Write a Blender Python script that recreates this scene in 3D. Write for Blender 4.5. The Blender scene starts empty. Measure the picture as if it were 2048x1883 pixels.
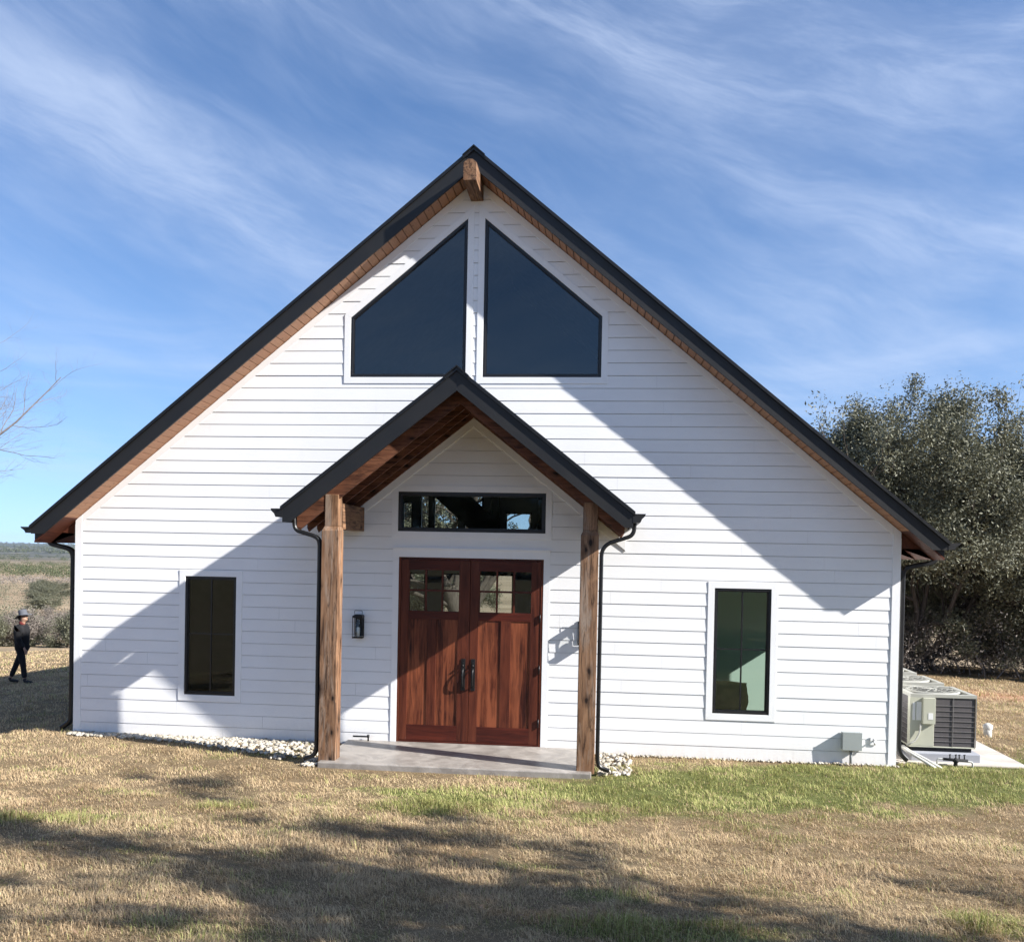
import bpy, math, random
import numpy as np
from mathutils import Vector, Matrix, Euler
R = math.radians
scene = bpy.context.scene

# ------------------------------------------------------------------ camera, world, sun, exposure
CAM = dict(x=1.6777, y=-11.5807, z=2.4750, yaw=0.098557, pitch=-0.014293, roll=0.019335, f=1830.36, ppy=1128.34)
cd = bpy.data.cameras.new('camera'); cam = bpy.data.objects.new('camera', cd); scene.collection.objects.link(cam)
fwd = Vector((-math.sin(CAM['yaw'])*math.cos(CAM['pitch']), math.cos(CAM['yaw'])*math.cos(CAM['pitch']), math.sin(CAM['pitch'])))
rt = Vector((math.cos(CAM['yaw']), math.sin(CAM['yaw']), 0)); up = rt.cross(fwd)
cr, sr = math.cos(CAM['roll']), math.sin(CAM['roll'])
Rv = rt*cr + up*sr; Uv = up*cr - rt*sr
m = Matrix((Rv, Uv, -fwd)).transposed().to_4x4(); m.translation = Vector((CAM['x'], CAM['y'], CAM['z']))
cam.matrix_world = m
cd.sensor_fit = 'HORIZONTAL'; cd.sensor_width = 36; cd.lens = 36*CAM['f']/2048
cd.shift_x = 0; cd.shift_y = (CAM['ppy']-941.5)/2048
cd.clip_start = .05; cd.clip_end = 20000
scene.camera = cam

SUN = Vector((3.308, -1.0, 2.211)).normalized()          # towards the sun
ELEV = math.asin(SUN.z); ROT = math.atan2(SUN.x, SUN.y)
world = bpy.data.worlds.new('World'); scene.world = world; world.use_nodes = True
SKY_STRENGTH = .063
def build_world():
    nt = world.node_tree; N = nt.nodes; L = nt.links; N.clear()
    out = N.new('ShaderNodeOutputWorld'); bg = N.new('ShaderNodeBackground'); bg.inputs['Strength'].default_value = SKY_STRENGTH
    sky = N.new('ShaderNodeTexSky'); sky.sky_type = 'NISHITA'; sky.sun_disc = False
    sky.sun_elevation = ELEV; sky.sun_rotation = ROT; sky.altitude = 300; sky.air_density = 1.0; sky.dust_density = .35; sky.ozone_density = 2.2
    tc = N.new('ShaderNodeTexCoord'); sep = N.new('ShaderNodeSeparateXYZ'); L.new(tc.outputs['Generated'], sep.inputs[0])
    def mth(op, a, b=None):
        n = N.new('ShaderNodeMath'); n.operation = op
        for i, v in enumerate((a, b)):
            if v is None: continue
            if isinstance(v, (int, float)): n.inputs[i].default_value = v
            else: L.new(v, n.inputs[i])
        return n.outputs[0]
    az = mth('ARCTAN2', sep.outputs[0], sep.outputs[1]); el = mth('ARCSINE', sep.outputs[2])
    cmb = N.new('ShaderNodeCombineXYZ'); L.new(az, cmb.inputs[0]); L.new(el, cmb.inputs[1])
    wn = N.new('ShaderNodeTexNoise'); wn.inputs['Scale'].default_value = 2.6; wn.inputs['Detail'].default_value = 3; L.new(cmb.outputs[0], wn.inputs['Vector'])
    ws = N.new('ShaderNodeVectorMath'); ws.operation = 'MULTIPLY_ADD'; L.new(wn.outputs['Color'], ws.inputs[0]); ws.inputs[1].default_value = (.11, .11, 0); L.new(cmb.outputs[0], ws.inputs[2])
    def cloud(rotz, sx, sy, sc, lo, hi, seed, rough=.6, det=8, dist=0.):
        mp0 = N.new('ShaderNodeMapping'); L.new(ws.outputs[0], mp0.inputs[0]); mp0.inputs['Rotation'].default_value = (0, 0, R(rotz)); mp0.inputs['Location'].default_value = (seed, seed*.7, 0)
        mp = N.new('ShaderNodeMapping'); L.new(mp0.outputs[0], mp.inputs[0]); mp.inputs['Scale'].default_value = (sx, sy, 1)
        nz = N.new('ShaderNodeTexNoise'); nz.inputs['Scale'].default_value = sc; nz.inputs['Detail'].default_value = det; nz.inputs['Roughness'].default_value = rough
        nz.inputs['Distortion'].default_value = dist; L.new(mp.outputs[0], nz.inputs[0])
        mr = N.new('ShaderNodeMapRange'); mr.interpolation_type = 'SMOOTHSTEP'; mr.inputs[1].default_value = lo; mr.inputs[2].default_value = hi
        L.new(nz.outputs[0], mr.inputs[0]); return mr.outputs[0]
    veil = cloud(17, .8, 2.4, 2.0, .34, .66, 2.35, .5, 5)
    fib = cloud(18, 1.0, 4.6, 3.4, .36, .74, 4.4, .66, 9, .3)
    fib2 = cloud(26, .9, 5.5, 4.5, .40, .78, 9.1, .68, 9, .2)
    low = cloud(-3, .55, 6.0, 3.0, .44, .74, 6.2, .6, 8)
    lowm = N.new('ShaderNodeMapRange'); lowm.inputs[1].default_value = .26; lowm.inputs[2].default_value = .10; L.new(el, lowm.inputs[0])
    s = mth('ADD', mth('MULTIPLY', veil, mth('ADD', mth('MULTIPLY', fib, .46), .16)), mth('MULTIPLY', fib2, .10))
    s = mth('ADD', mth('MULTIPLY', s, mth('SUBTRACT', 1.0, mth('MULTIPLY', lowm.outputs[0], .65))), mth('MULTIPLY', mth('MULTIPLY', low, lowm.outputs[0]), .6))
    hz = N.new('ShaderNodeMapRange'); hz.inputs[1].default_value = -.01; hz.inputs[2].default_value = .10; L.new(sep.outputs[2], hz.inputs[0])
    s = mth('MULTIPLY', mth('MINIMUM', s, .9), hz.outputs[0])
    mix = N.new('ShaderNodeMix'); mix.data_type = 'RGBA'; L.new(s, mix.inputs[0])
    hs = N.new('ShaderNodeHueSaturation'); hs.inputs['Saturation'].default_value = 1.15; hs.inputs['Hue'].default_value = .506; hs.inputs['Value'].default_value = 1.0
    cs = N.new('ShaderNodeCombineXYZ'); L.new(sep.outputs[0], cs.inputs[0]); L.new(sep.outputs[1], cs.inputs[1]); L.new(mth('ADD', mth('MULTIPLY', mth('MAXIMUM', sep.outputs[2], 0.0), .85), .13), cs.inputs[2])
    nv = N.new('ShaderNodeVectorMath'); nv.operation = 'NORMALIZE'; L.new(cs.outputs[0], nv.inputs[0]); L.new(nv.outputs[0], sky.inputs[0])
    L.new(sky.outputs[0], hs.inputs['Color'])
    hz2 = N.new('ShaderNodeMapRange'); hz2.interpolation_type = 'SMOOTHSTEP'; hz2.inputs[1].default_value = .50; hz2.inputs[2].default_value = 0.0; hz2.inputs[3].default_value = 1.30; hz2.inputs[4].default_value = 1.45; L.new(sep.outputs[2], hz2.inputs[0])
    sc_ = N.new('ShaderNodeVectorMath'); sc_.operation = 'SCALE'; L.new(hs.outputs[0], sc_.inputs[0]); L.new(hz2.outputs[0], sc_.inputs['Scale'])
    L.new(sc_.outputs[0], mix.inputs[6]); mix.inputs[7].default_value = (4.9, 5.8, 7.6, 1)
    L.new(mix.outputs[2], bg.inputs[0]); L.new(bg.outputs[0], out.inputs[0])
build_world()
sl = bpy.data.lights.new('sun', 'SUN'); sl.energy = 5.0; sl.angle = R(.5); sl.color = (1.0, .965, .92)
so = bpy.data.objects.new('sun', sl); scene.collection.objects.link(so); so.location = (20, -10, 20)
so.rotation_euler = SUN.to_track_quat('Z', 'Y').to_euler()
scene.view_settings.view_transform = 'Standard'; scene.view_settings.look = 'None'
scene.view_settings.exposure = 1.2; scene.view_settings.gamma = 1

# ------------------------------------------------------------------ helpers
col = scene.collection
def tag(o, label=None, cat=None, group=None, kind=None):
    if label: o['label'] = label
    if cat: o['category'] = cat
    if group: o['group'] = group
    if kind: o['kind'] = kind
    return o
def empty(name, loc=(0, 0, 0), rz=0):
    o = bpy.data.objects.new(name, None); o.empty_display_size = .2; col.objects.link(o); o.location = loc; o.rotation_euler = (0, 0, rz); return o
def copy_tree(o, parent=None):
    c = o.copy(); col.objects.link(c); c.parent = parent
    for ch in list(o.children): copy_tree(ch, c)
    return c
class MB:
    def __init__(s): s.v = []; s.f = []; s.m = []; s.sm = []
    def add(s, vs, fs, mi=0, smooth=False):
        b = len(s.v); s.v += [tuple(v) for v in vs]
        for f in fs: s.f.append(tuple(b+i for i in f)); s.m.append(mi); s.sm.append(smooth)
    def box(s, x0, x1, y0, y1, z0, z1, mi=0):
        s.add([(x0,y0,z0),(x1,y0,z0),(x1,y1,z0),(x0,y1,z0),(x0,y0,z1),(x1,y0,z1),(x1,y1,z1),(x0,y1,z1)],
              [(0,3,2,1),(4,5,6,7),(0,1,5,4),(1,2,6,5),(2,3,7,6),(3,0,4,7)], mi)
    def prism(s, poly, y0, y1, mi=0):       # poly in (x,z) counter-clockwise seen from -Y (front)
        n = len(poly); s.add([(x, y0, z) for x, z in poly]+[(x, y1, z) for x, z in poly],
            [tuple(range(n)), tuple(range(2*n-1, n-1, -1))]+[(i, n+i, n+(i+1) % n, (i+1) % n) for i in range(n)], mi)
    def frame(s, outer, inner, y0, y1, mi=0):  # ring between two convex loops of equal length (x,z)
        n = len(outer)
        vs = [(x, y0, z) for x, z in outer]+[(x, y0, z) for x, z in inner]+[(x, y1, z) for x, z in outer]+[(x, y1, z) for x, z in inner]
        fs = []
        for i in range(n):
            j = (i+1) % n
            fs += [(i, j, n+j, n+i), (n+i, n+j, 3*n+j, 3*n+i), (2*n+i, 2*n+j, j, i), (3*n+i, 3*n+j, 2*n+j, 2*n+i)]
        s.add(vs, fs, mi)
    def tube(s, pts, rad, n=8, mi=0, smooth=True, caps=True):
        pts = [Vector(p) for p in pts]
        if not hasattr(rad, '__len__'): rad = [rad]*len(pts)
        vs = []; t0 = (pts[1]-pts[0]).normalized(); a = t0.orthogonal().normalized()
        for i, p in enumerate(pts):
            t = (pts[min(i+1, len(pts)-1)]-pts[max(i-1, 0)]).normalized()
            a = (a-t*a.dot(t)).normalized(); b = t.cross(a)
            for k in range(n):
                an = 2*math.pi*k/n; vs.append(p+(a*math.cos(an)+b*math.sin(an))*rad[i])
        fs = [(i*n+k, i*n+(k+1) % n, (i+1)*n+(k+1) % n, (i+1)*n+k) for i in range(len(pts)-1) for k in range(n)]
        if caps: fs += [tuple(range(n-1, -1, -1)), tuple(range((len(pts)-1)*n, len(pts)*n))]
        s.add(vs, fs, mi, smooth)
    def sweepxz(s, path, w, y0, y1, mi=0, bev=.012):   # rectangular pipe whose axis lies in the XZ plane
        P = [Vector((x, z)) for x, z in path]; vs = []; n = len(P)
        d = (y1-y0)/2; yc = (y0+y1)/2; h = w/2
        prof = [(-h, -d+bev), (-h, d-bev), (-h+bev, d), (h-bev, d), (h, d-bev), (h, -d+bev), (h-bev, -d), (-h+bev, -d)]
        for i, p in enumerate(P):
            t = (P[min(i+1, n-1)]-P[max(i-1, 0)]).normalized(); nn = Vector((-t.y, t.x))
            for a, b in prof: q = p+nn*a; vs.append((q.x, yc+b, q.y))
        k = 8
        fs = [(i*k+j, i*k+(j+1) % k, (i+1)*k+(j+1) % k, (i+1)*k+j) for i in range(n-1) for j in range(k)]
        fs += [tuple(range(k-1, -1, -1)), tuple(range((n-1)*k, n*k))]
        s.add(vs, fs, mi)
    def revolve(s, prof, cx, cy, n=20, mi=0, smooth=True):  # prof list of (r,z)
        vs = [(cx+r*math.cos(2*math.pi*k/n), cy+r*math.sin(2*math.pi*k/n), z) for r, z in prof for k in range(n)]
        fs = [(i*n+k, i*n+(k+1) % n, (i+1)*n+(k+1) % n, (i+1)*n+k) for i in range(len(prof)-1) for k in range(n)]
        s.add(vs, fs, mi, smooth)
    def build(s, name, mats, parent=None, bevel=0):
        me = bpy.data.meshes.new(name); me.from_pydata(s.v, [], s.f)
        if not isinstance(mats, (list, tuple)): mats = [mats]
        for mt in mats: me.materials.append(mt)
        me.polygons.foreach_set('material_index', s.m); me.polygons.foreach_set('use_smooth', s.sm)
        me.update(); o = bpy.data.objects.new(name, me); col.objects.link(o)
        if parent: o.parent = parent
        if bevel:
            b = o.modifiers.new('bevel', 'BEVEL'); b.width = bevel; b.segments = 2; b.limit_method = 'ANGLE'; b.angle_limit = R(40)
        return o
def fillet(pts, r, n=5):
    out = [Vector(pts[0])]
    for i in range(1, len(pts)-1):
        p = Vector(pts[i]); a = (Vector(pts[i-1])-p); b = (Vector(pts[i+1])-p)
        ra = min(r, a.length*.49); rb = min(r, b.length*.49); A = p+a.normalized()*ra; B = p+b.normalized()*rb
        for k in range(n+1):
            t = k/n; out.append(A*(1-t)**2+p*2*t*(1-t)+B*t*t)
    out.append(Vector(pts[-1])); return [tuple(q) for q in out]
def np_mesh(name, verts, faces, mats, parent=None, smooth=False, attr=None, nside=None, matidx=None):
    """verts (n,3); faces (m,k) arrays"""
    me = bpy.data.meshes.new(name); nf, k = faces.shape
    me.vertices.add(len(verts)); me.vertices.foreach_set('co', verts.astype(np.float32).ravel())
    me.loops.add(nf*k); me.loops.foreach_set('vertex_index', faces.astype(np.int32).ravel())
    me.polygons.add(nf); me.polygons.foreach_set('loop_start', np.arange(0, nf*k, k, dtype=np.int32))
    me.polygons.foreach_set('loop_total', np.full(nf, k, dtype=np.int32))
    me.polygons.foreach_set('use_smooth', np.full(nf, smooth))
    if matidx is not None: me.polygons.foreach_set('material_index', matidx.astype(np.int32))
    if not isinstance(mats, (list, tuple)): mats = [mats]
    for mt in mats: me.materials.append(mt)
    if attr is not None:
        for an, av in attr.items():
            a = me.attributes.new(an, 'FLOAT', 'POINT'); a.data.foreach_set('value', av.astype(np.float32).ravel())
    me.update(calc_edges=True); me.validate()
    o = bpy.data.objects.new(name, me); col.objects.link(o)
    if parent: o.parent = parent
    return o

# 2D polygon clipping in (x,z)
def clip(poly, a, b, c):   # keep a*x+b*z<=c
    out = []
    for i in range(len(poly)):
        p, q = poly[i], poly[(i+1) % len(poly)]
        dp = a*p[0]+b*p[1]-c; dq = a*q[0]+b*q[1]-c
        if dp <= 0: out.append(p)
        if dp*dq < 0: t = dp/(dp-dq); out.append((p[0]+(q[0]-p[0])*t, p[1]+(q[1]-p[1])*t))
    return out
def area(p): return .5*sum(p[i][0]*p[(i+1) % len(p)][1]-p[(i+1) % len(p)][0]*p[i][1] for i in range(len(p)))
def subtract(poly, hole):  # hole convex CCW
    res = []; cur = poly
    for i in range(len(hole)):
        p, q = hole[i], hole[(i+1) % len(hole)]
        a, b = (q[1]-p[1]), -(q[0]-p[0]); c = a*p[0]+b*p[1]      # inside: a*x+b*z<=c
        o = clip(cur, -a, -b, -c)
        if len(o) > 2 and abs(area(o)) > 1e-6: res.append(o)
        cur = clip(cur, a, b, c)
        if len(cur) < 3: break
    return res
def offset_poly(poly, d):   # convex CCW, d>0 grows
    n = len(poly); lines = []
    for i in range(n):
        p, q = Vector(poly[i]), Vector(poly[(i+1) % n]); t = (q-p).normalized(); nn = Vector((t.y, -t.x)); lines.append((nn, nn.dot(p)+d))
    out = []
    for i in range(n):
        (n1, c1), (n2, c2) = lines[i-1], lines[i]; det = n1.x*n2.y-n1.y*n2.x
        out.append(((c1*n2.y-c2*n1.y)/det, (n1.x*c2-n2.x*c1)/det))
    return out

# value noise for numpy-side masks
def vnoise(x, y, seed=0, oct=4):
    out = np.zeros_like(x, dtype=float); amp = 1.; tot = 0.
    for o in range(oct):
        xi = np.floor(x).astype(np.int64); yi = np.floor(y).astype(np.int64); fx = x-xi; fy = y-yi
        fx = fx*fx*(3-2*fx); fy = fy*fy*(3-2*fy)
        def h(a, b):
            n = (a*374761393+b*668265263+(seed+o)*1442695041) & 0xffffffff
            n = ((n ^ (n >> 13))*1274126177) & 0xffffffff
            return ((n ^ (n >> 16)) & 0xffff)/65535.
        v = (h(xi, yi)*(1-fx)+h(xi+1, yi)*fx)*(1-fy)+(h(xi, yi+1)*(1-fx)+h(xi+1, yi+1)*fx)*fy
        out += amp*v; tot += amp; amp *= .5; x = x*2.03+7.1; y = y*2.03+3.7
    return out/tot
def sstep(a, b, x): t = np.clip((x-a)/(b-a), 0, 1); return t*t*(3-2*t)

# ------------------------------------------------------------------ materials
class NT:
    def __init__(s, name):
        s.mat = bpy.data.materials.new(name); s.mat.use_nodes = True; s.t = s.mat.node_tree; s.N = s.t.nodes; s.L = s.t.links; s.N.clear()
        s.out = s.N.new('ShaderNodeOutputMaterial')
    def n(s, typ, **kw):
        nd = s.N.new('ShaderNode'+typ)
        for k, v in kw.items():
            if k.startswith('_'): setattr(nd, k[1:], v)
            else: s.set(nd, int(k[1:]) if k[0] == 'i' and k[1:].isdigit() else k.replace('__', ' '), v)
        return nd
    def set(s, nd, key, v):
        inp = nd.inputs[key]
        if isinstance(v, bpy.types.NodeSocket): s.L.new(v, inp)
        elif hasattr(v, 'outputs'): s.L.new(v.outputs[0], inp)
        else: inp.default_value = v
    def math(s, op, a, b=0.):
        nd = s.N.new('ShaderNodeMath'); nd.operation = op; s.set(nd, 0, a); s.set(nd, 1, b); return nd.outputs[0]
    def mix(s, f, a, b, mode='MIX'):
        nd = s.N.new('ShaderNodeMix'); nd.data_type = 'RGBA'; nd.blend_type = mode; s.set(nd, 0, f)
        s.set(nd, 6, a if not isinstance(a, tuple) else (*a, 1)[:4]); s.set(nd, 7, b if not isinstance(b, tuple) else (*b, 1)[:4]); return nd.outputs[2]
    def rng(s, v, a, b, c=0., d=1.):
        nd = s.N.new('ShaderNodeMapRange'); s.set(nd, 0, v); s.set(nd, 1, a); s.set(nd, 2, b); s.set(nd, 3, c); s.set(nd, 4, d); return nd.outputs[0]
    def noise(s, vec, scale, detail=4, rough=.5, dist=0):
        nd = s.N.new('ShaderNodeTexNoise'); s.L.new(vec, nd.inputs['Vector']); nd.inputs['Scale'].default_value = scale; nd.inputs['Detail'].default_value = detail
        nd.inputs['Roughness'].default_value = rough; nd.inputs['Distortion'].default_value = dist; return nd.outputs[0]
    def mapping(s, vec, scale=(1, 1, 1), loc=(0, 0, 0), rot=(0, 0, 0)):
        nd = s.N.new('ShaderNodeMapping'); s.L.new(vec, nd.inputs[0]); s.set(nd, 'Scale', scale); s.set(nd, 'Location', loc); nd.inputs['Rotation'].default_value = rot; return nd.outputs[0]
    def obj(s): return s.N.new('ShaderNodeTexCoord').outputs['Object']
    def pos(s): return s.N.new('ShaderNodeNewGeometry').outputs['Position']
    def bump(s, h, strength=.3, dist=.01):
        nd = s.N.new('ShaderNodeBump'); s.L.new(h, nd.inputs['Height']); nd.inputs['Strength'].default_value = strength; nd.inputs['Distance'].default_value = dist; return nd.outputs[0]
    def bsdf(s, color, rough=.6, spec=.5, metal=0, normal=None, **kw):
        nd = s.N.new('ShaderNodeBsdfPrincipled')
        s.set(nd, 'Base Color', (*color, 1) if isinstance(color, tuple) else color); s.set(nd, 'Roughness', rough); s.set(nd, 'Specular IOR Level', spec); s.set(nd, 'Metallic', metal)
        if normal is not None: s.L.new(normal, nd.inputs['Normal'])
        for k, v in kw.items(): s.set(nd, k.replace('_', ' '), v)
        return nd.outputs[0]
    def done(s, sh): s.L.new(sh, s.out.inputs[0]); return s.mat

def plain(name, color, rough=.6, var=.12, spec=.5, metal=0, scale=6, bump=0.0, bscale=60):
    t = NT(name); p = t.pos(); nz = t.noise(p, scale, 5, .6)
    c = t.mix(nz, tuple(x*(1-var) for x in color), tuple(min(1, x*(1+var)) for x in color))
    nm = t.bump(t.noise(p, bscale, 4, .6), bump, .004) if bump else None
    return t.done(t.bsdf(c, t.rng(nz, .3, .7, rough*.85, min(1, rough*1.15)), spec, metal, nm))
M = {}
def siding_mat():
    t = NT('white_painted_fibre_cement'); p = t.pos()
    g = t.noise(t.mapping(p, (3.0, 3.0, 60)), 2.2, 6, .65, .6)
    blotch = t.noise(p, 1.3, 4, .6)
    c = t.mix(t.rng(blotch, .3, .7), (.785, .785, .78), (.83, .83, .825))
    dirt = t.noise(t.mapping(p, (6, 6, 1.2)), 3, 5, .7)
    sep = t.n('SeparateXYZ'); t.L.new(p, sep.inputs[0])
    low = t.rng(sep.outputs[2], .22, -.06)
    c = t.mix(t.math('MULTIPLY', t.math('MULTIPLY', low, dirt), .55), c, (.52, .45, .36))
    return t.done(t.bsdf(c, .62, .35, 0, t.bump(g, .22, .004)))
M['siding'] = siding_mat()
def trim_mat():
    t = NT('white_painted_trim'); p = t.pos()
    c = t.mix(t.rng(t.noise(p, 2.5, 5, .6), .3, .7), (.79, .79, .785), (.84, .84, .835))
    return t.done(t.bsdf(c, .5, .4, 0, t.bump(t.noise(t.mapping(p, (8, 8, 30)), 3, 4, .6), .08, .003)))
M['trim'] = trim_mat()
M['dark_metal'] = plain('charcoal_painted_metal', (.0072, .0073, .0078), .55, .10, .5, 0, 3, .05, 20)
M['black_metal'] = plain('black_painted_metal', (.0035, .0035, .004), .45, .15, .5, 0, 8)
M['black_frame'] = plain('black_window_frame', (.008, .008, .009), .4, .1, .5)
M['concrete'] = None
def wood(name, axis, dark, light, mid=None, knots=True, ring=9., rough=.6, grey=None, spec=.3, gscale=1.0, contrast=1.0):
    t = NT(name); o = t.obj(); ri = t.n('ObjectInfo').outputs['Random']
    off = t.n('CombineXYZ', i0=t.math('MULTIPLY', ri, 13.7), i1=t.math('MULTIPLY', ri, 7.3), i2=t.math('MULTIPLY', ri, 29.1))
    va = t.n('VectorMath', _operation='ADD'); t.L.new(o, va.inputs[0]); t.L.new(off.outputs[0], va.inputs[1]); v = va.outputs[0]
    st = [1., 1., 1.]; st[axis] = .09; st = tuple(st)
    sv = t.mapping(v, tuple(q*gscale for q in st))
    lw = [1., 1., 1.]; lw[axis] = .35
    warp = t.noise(t.mapping(v, tuple(q*gscale for q in lw)), 2.6, 3, .5)
    grain = t.noise(sv, 38, 6, .62, .9)
    band = t.noise(sv, ring, 4, .55, 2.2)
    s = t.math('ADD', t.math('MULTIPLY', band, .62), t.math('MULTIPLY', grain, .38))
    s = t.math('ADD', s, t.math('MULTIPLY', t.math('SUBTRACT', warp, .5), .35))
    f = t.rng(s, .5-.17/contrast, .5+.17/contrast)
    c = t.mix(f, dark, light)
    if mid is not None: c = t.mix(t.rng(t.noise(t.mapping(v, (2.2, 2.2, .5)), 2, 4, .6), .42, .62), c, t.mix(f, mid, light))
    if grey is not None:
        gm = t.rng(t.noise(t.mapping(v, tuple(q*1.6 for q in st)), 7, 5, .65, 1.0), .50, .66); c = t.mix(t.math('MULTIPLY', gm, .75), c, grey)
    if knots:
        blot = t.noise(t.mapping(v, tuple(q*1.2 for q in st)), 16, 5, .7, 1.6); c = t.mix(t.math('MULTIPLY', t.rng(blot, .50, .62), .8), c, tuple(x*.42 for x in dark))
        pale = t.noise(t.mapping(v, tuple(q*1.1 for q in lw)), 5, 5, .7, .8); c = t.mix(t.math('MULTIPLY', t.rng(pale, .54, .66), .5), c, tuple(min(1, x*1.35) for x in light))
        sp_ = t.n('SeparateXYZ'); t.L.new(v, sp_.inputs[0]); oth = [q for q in range(3) if q != axis]
        across = t.math('ADD', sp_.outputs[oth[0]], sp_.outputs[oth[1]])
        wob = t.math('MULTIPLY', t.math('SUBTRACT', t.noise(v, 9, 3, .6), .5), .05)
        cm_ = t.n('CombineXYZ', i0=t.math('MULTIPLY', t.math('ADD', across, wob), 5.6), i1=t.math('MULTIPLY', sp_.outputs[axis], 2.6))
        vo = t.n('TexVoronoi', Scale=1.); vo.voronoi_dimensions = '2D'; t.L.new(cm_.outputs[0], vo.inputs['Vector']); vo.inputs['Randomness'].default_value = 1.
        cs_ = t.n('SeparateColor', i0=vo.outputs['Color']); ds = t.math('ADD', vo.outputs['Distance'], t.math('MULTIPLY', t.math('GREATER_THAN', cs_.outputs[0], .42), 1.)); ds = t.math('MULTIPLY', ds, t.rng(cs_.outputs[1], 0, 1, .75, 1.5))
        k1 = t.rng(ds, .06, .12, 1., 0.); ringm = t.math('MULTIPLY', t.rng(ds, .12, .30, 1., 0.), .6)
        c = t.mix(ringm, c, tuple(x*.55 for x in dark)); c = t.mix(k1, c, tuple(x*.22 for x in dark))
    return t.done(t.bsdf(c, rough, spec, 0, t.bump(grain, .25, .003)))
CD, CLt, CM = (.060, .028, .015), (.29, .165, .092), (.16, .074, .034)
M['cedar_z'] = wood('stained_cedar_upright', 2, CD, CLt, CM, True, 11, .65, (.30, .24, .19))
M['cedar_x'] = wood('stained_cedar_along_x', 0, CD, CLt, CM, True, 9, .65)
M['cedar_y'] = wood('stained_cedar_along_y', 1, CD, CLt, CM, True, 9, .65)
M['rafter'] = wood('stained_rafter_shade_tone', 0, (.045, .014, .008), (.20, .085, .045), (.11, .038, .018), True, 9, .65)  # darker copy of the stained cedar, with porch shade put into the colour
M['deck_y'] = wood('stained_roof_decking', 1, (.050, .013, .007), (.13, .04, .02), None, False, 12, .6)
M['door_z'] = wood('mahogany_upright', 2, (.026, .004, .002), (.125, .031, .014), (.068, .015, .007), False, 10, .5, None, .28, 1.0, 1.0)
M['door_x'] = wood('mahogany_along_x', 0, (.028, .0045, .0025), (.095, .017, .008), None, False, 10, .48, None, .28)
M['door_panel'] = wood('mahogany_panel', 2, (.020, .003, .0018), (.23, .066, .028), (.078, .017, .007), False, 5, .5, None, .28, .85, 1.9)
def soffit_mat():
    t = NT('gable_soffit_planks'); p = t.pos(); sep = t.n('SeparateXYZ'); t.L.new(p, sep.inputs[0])
    cell = t.math('FLOOR', t.math('MULTIPLY', sep.outputs[0], 1/.0889))
    wn = t.n('TexWhiteNoise', _noise_dimensions='1D'); t.L.new(cell, wn.inputs['W'])
    g = t.noise(t.mapping(p, (14, 2, 14)), 5, 5, .6, .8)
    c = t.mix(g, (.26, .125, .068), (.58, .33, .20)); c = t.mix(t.math('MULTIPLY', wn.outputs[0], .5), c, (.34, .165, .095))
    kn = t.rng(t.n('TexVoronoi', Scale=9., Vector=p).outputs['Distance'], .06, .16, 1., 0.)
    c = t.mix(t.math('MULTIPLY', kn, .7), c, (.06, .025, .012))
    return t.done(t.bsdf(c, .6, .3))
M['soffit'] = soffit_mat()
def glass_mat(name, k=2.0, tint=(.72, .78, .76), base=.035):
    t = NT(name); p = t.pos()
    fr = t.n('Fresnel', IOR=1.5).outputs[0]
    nm = t.bump(t.noise(p, 1.6, 2, .5), .06, .02)
    gl = t.n('BsdfGlossy', Color=(.80, .93, 1.0, 1), Roughness=.0); t.L.new(nm, gl.inputs['Normal'])  # reflection colour biased blue to deepen the mirrored sky
    tr = t.n('BsdfTransparent', Color=(*tint, 1))
    mx = t.n('MixShader'); t.L.new(t.math('MINIMUM', t.math('MULTIPLY', fr, k), 1.), mx.inputs[0]); t.L.new(tr.outputs[0], mx.inputs[1]); t.L.new(gl.outputs[0], mx.inputs[2])
    return t.done(mx.outputs[0])
M['glass'] = glass_mat('window_glass', 1.35, (.62, .68, .66))
M['glass_sky'] = glass_mat('sky_tinted_glass', 2.1, (.35, .42, .5))  # uncoated panes; blue of the reflected sky is put into the tint
M['clear'] = glass_mat('clear_lantern_glass', 1.2, (.95, .96, .95))
def concrete_mat(name, a=(.42, .40, .37), b=(.56, .53, .49), rough=.7, sp=.4):
    t = NT(name); p = t.pos(); n1 = t.noise(p, 3.1, 7, .65, .8); n2 = t.noise(p, 55, 4, .6)
    c = t.mix(t.rng(n1, .3, .7), a, b); c = t.mix(t.math('MULTIPLY', n2, .25), c, tuple(x*.6 for x in a))
    cr_ = t.noise(t.mapping(p, (1, 1.4, 1)), 1.4, 5, .7, 2.0); c = t.mix(t.rng(cr_, .52, .56, 0, .35), c, tuple(x*.7 for x in a))
    return t.done(t.bsdf(c, t.rng(n1, .3, .7, rough*.65, rough), sp, 0, t.bump(n2, .15, .004)))
M['slab'] = concrete_mat('sealed_porch_concrete', (.20, .18, .16), (.42, .385, .345), .5, .4)
M['pad'] = concrete_mat('pale_concrete', (.50, .45, .39), (.62, .56, .49), .85, .3)

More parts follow.
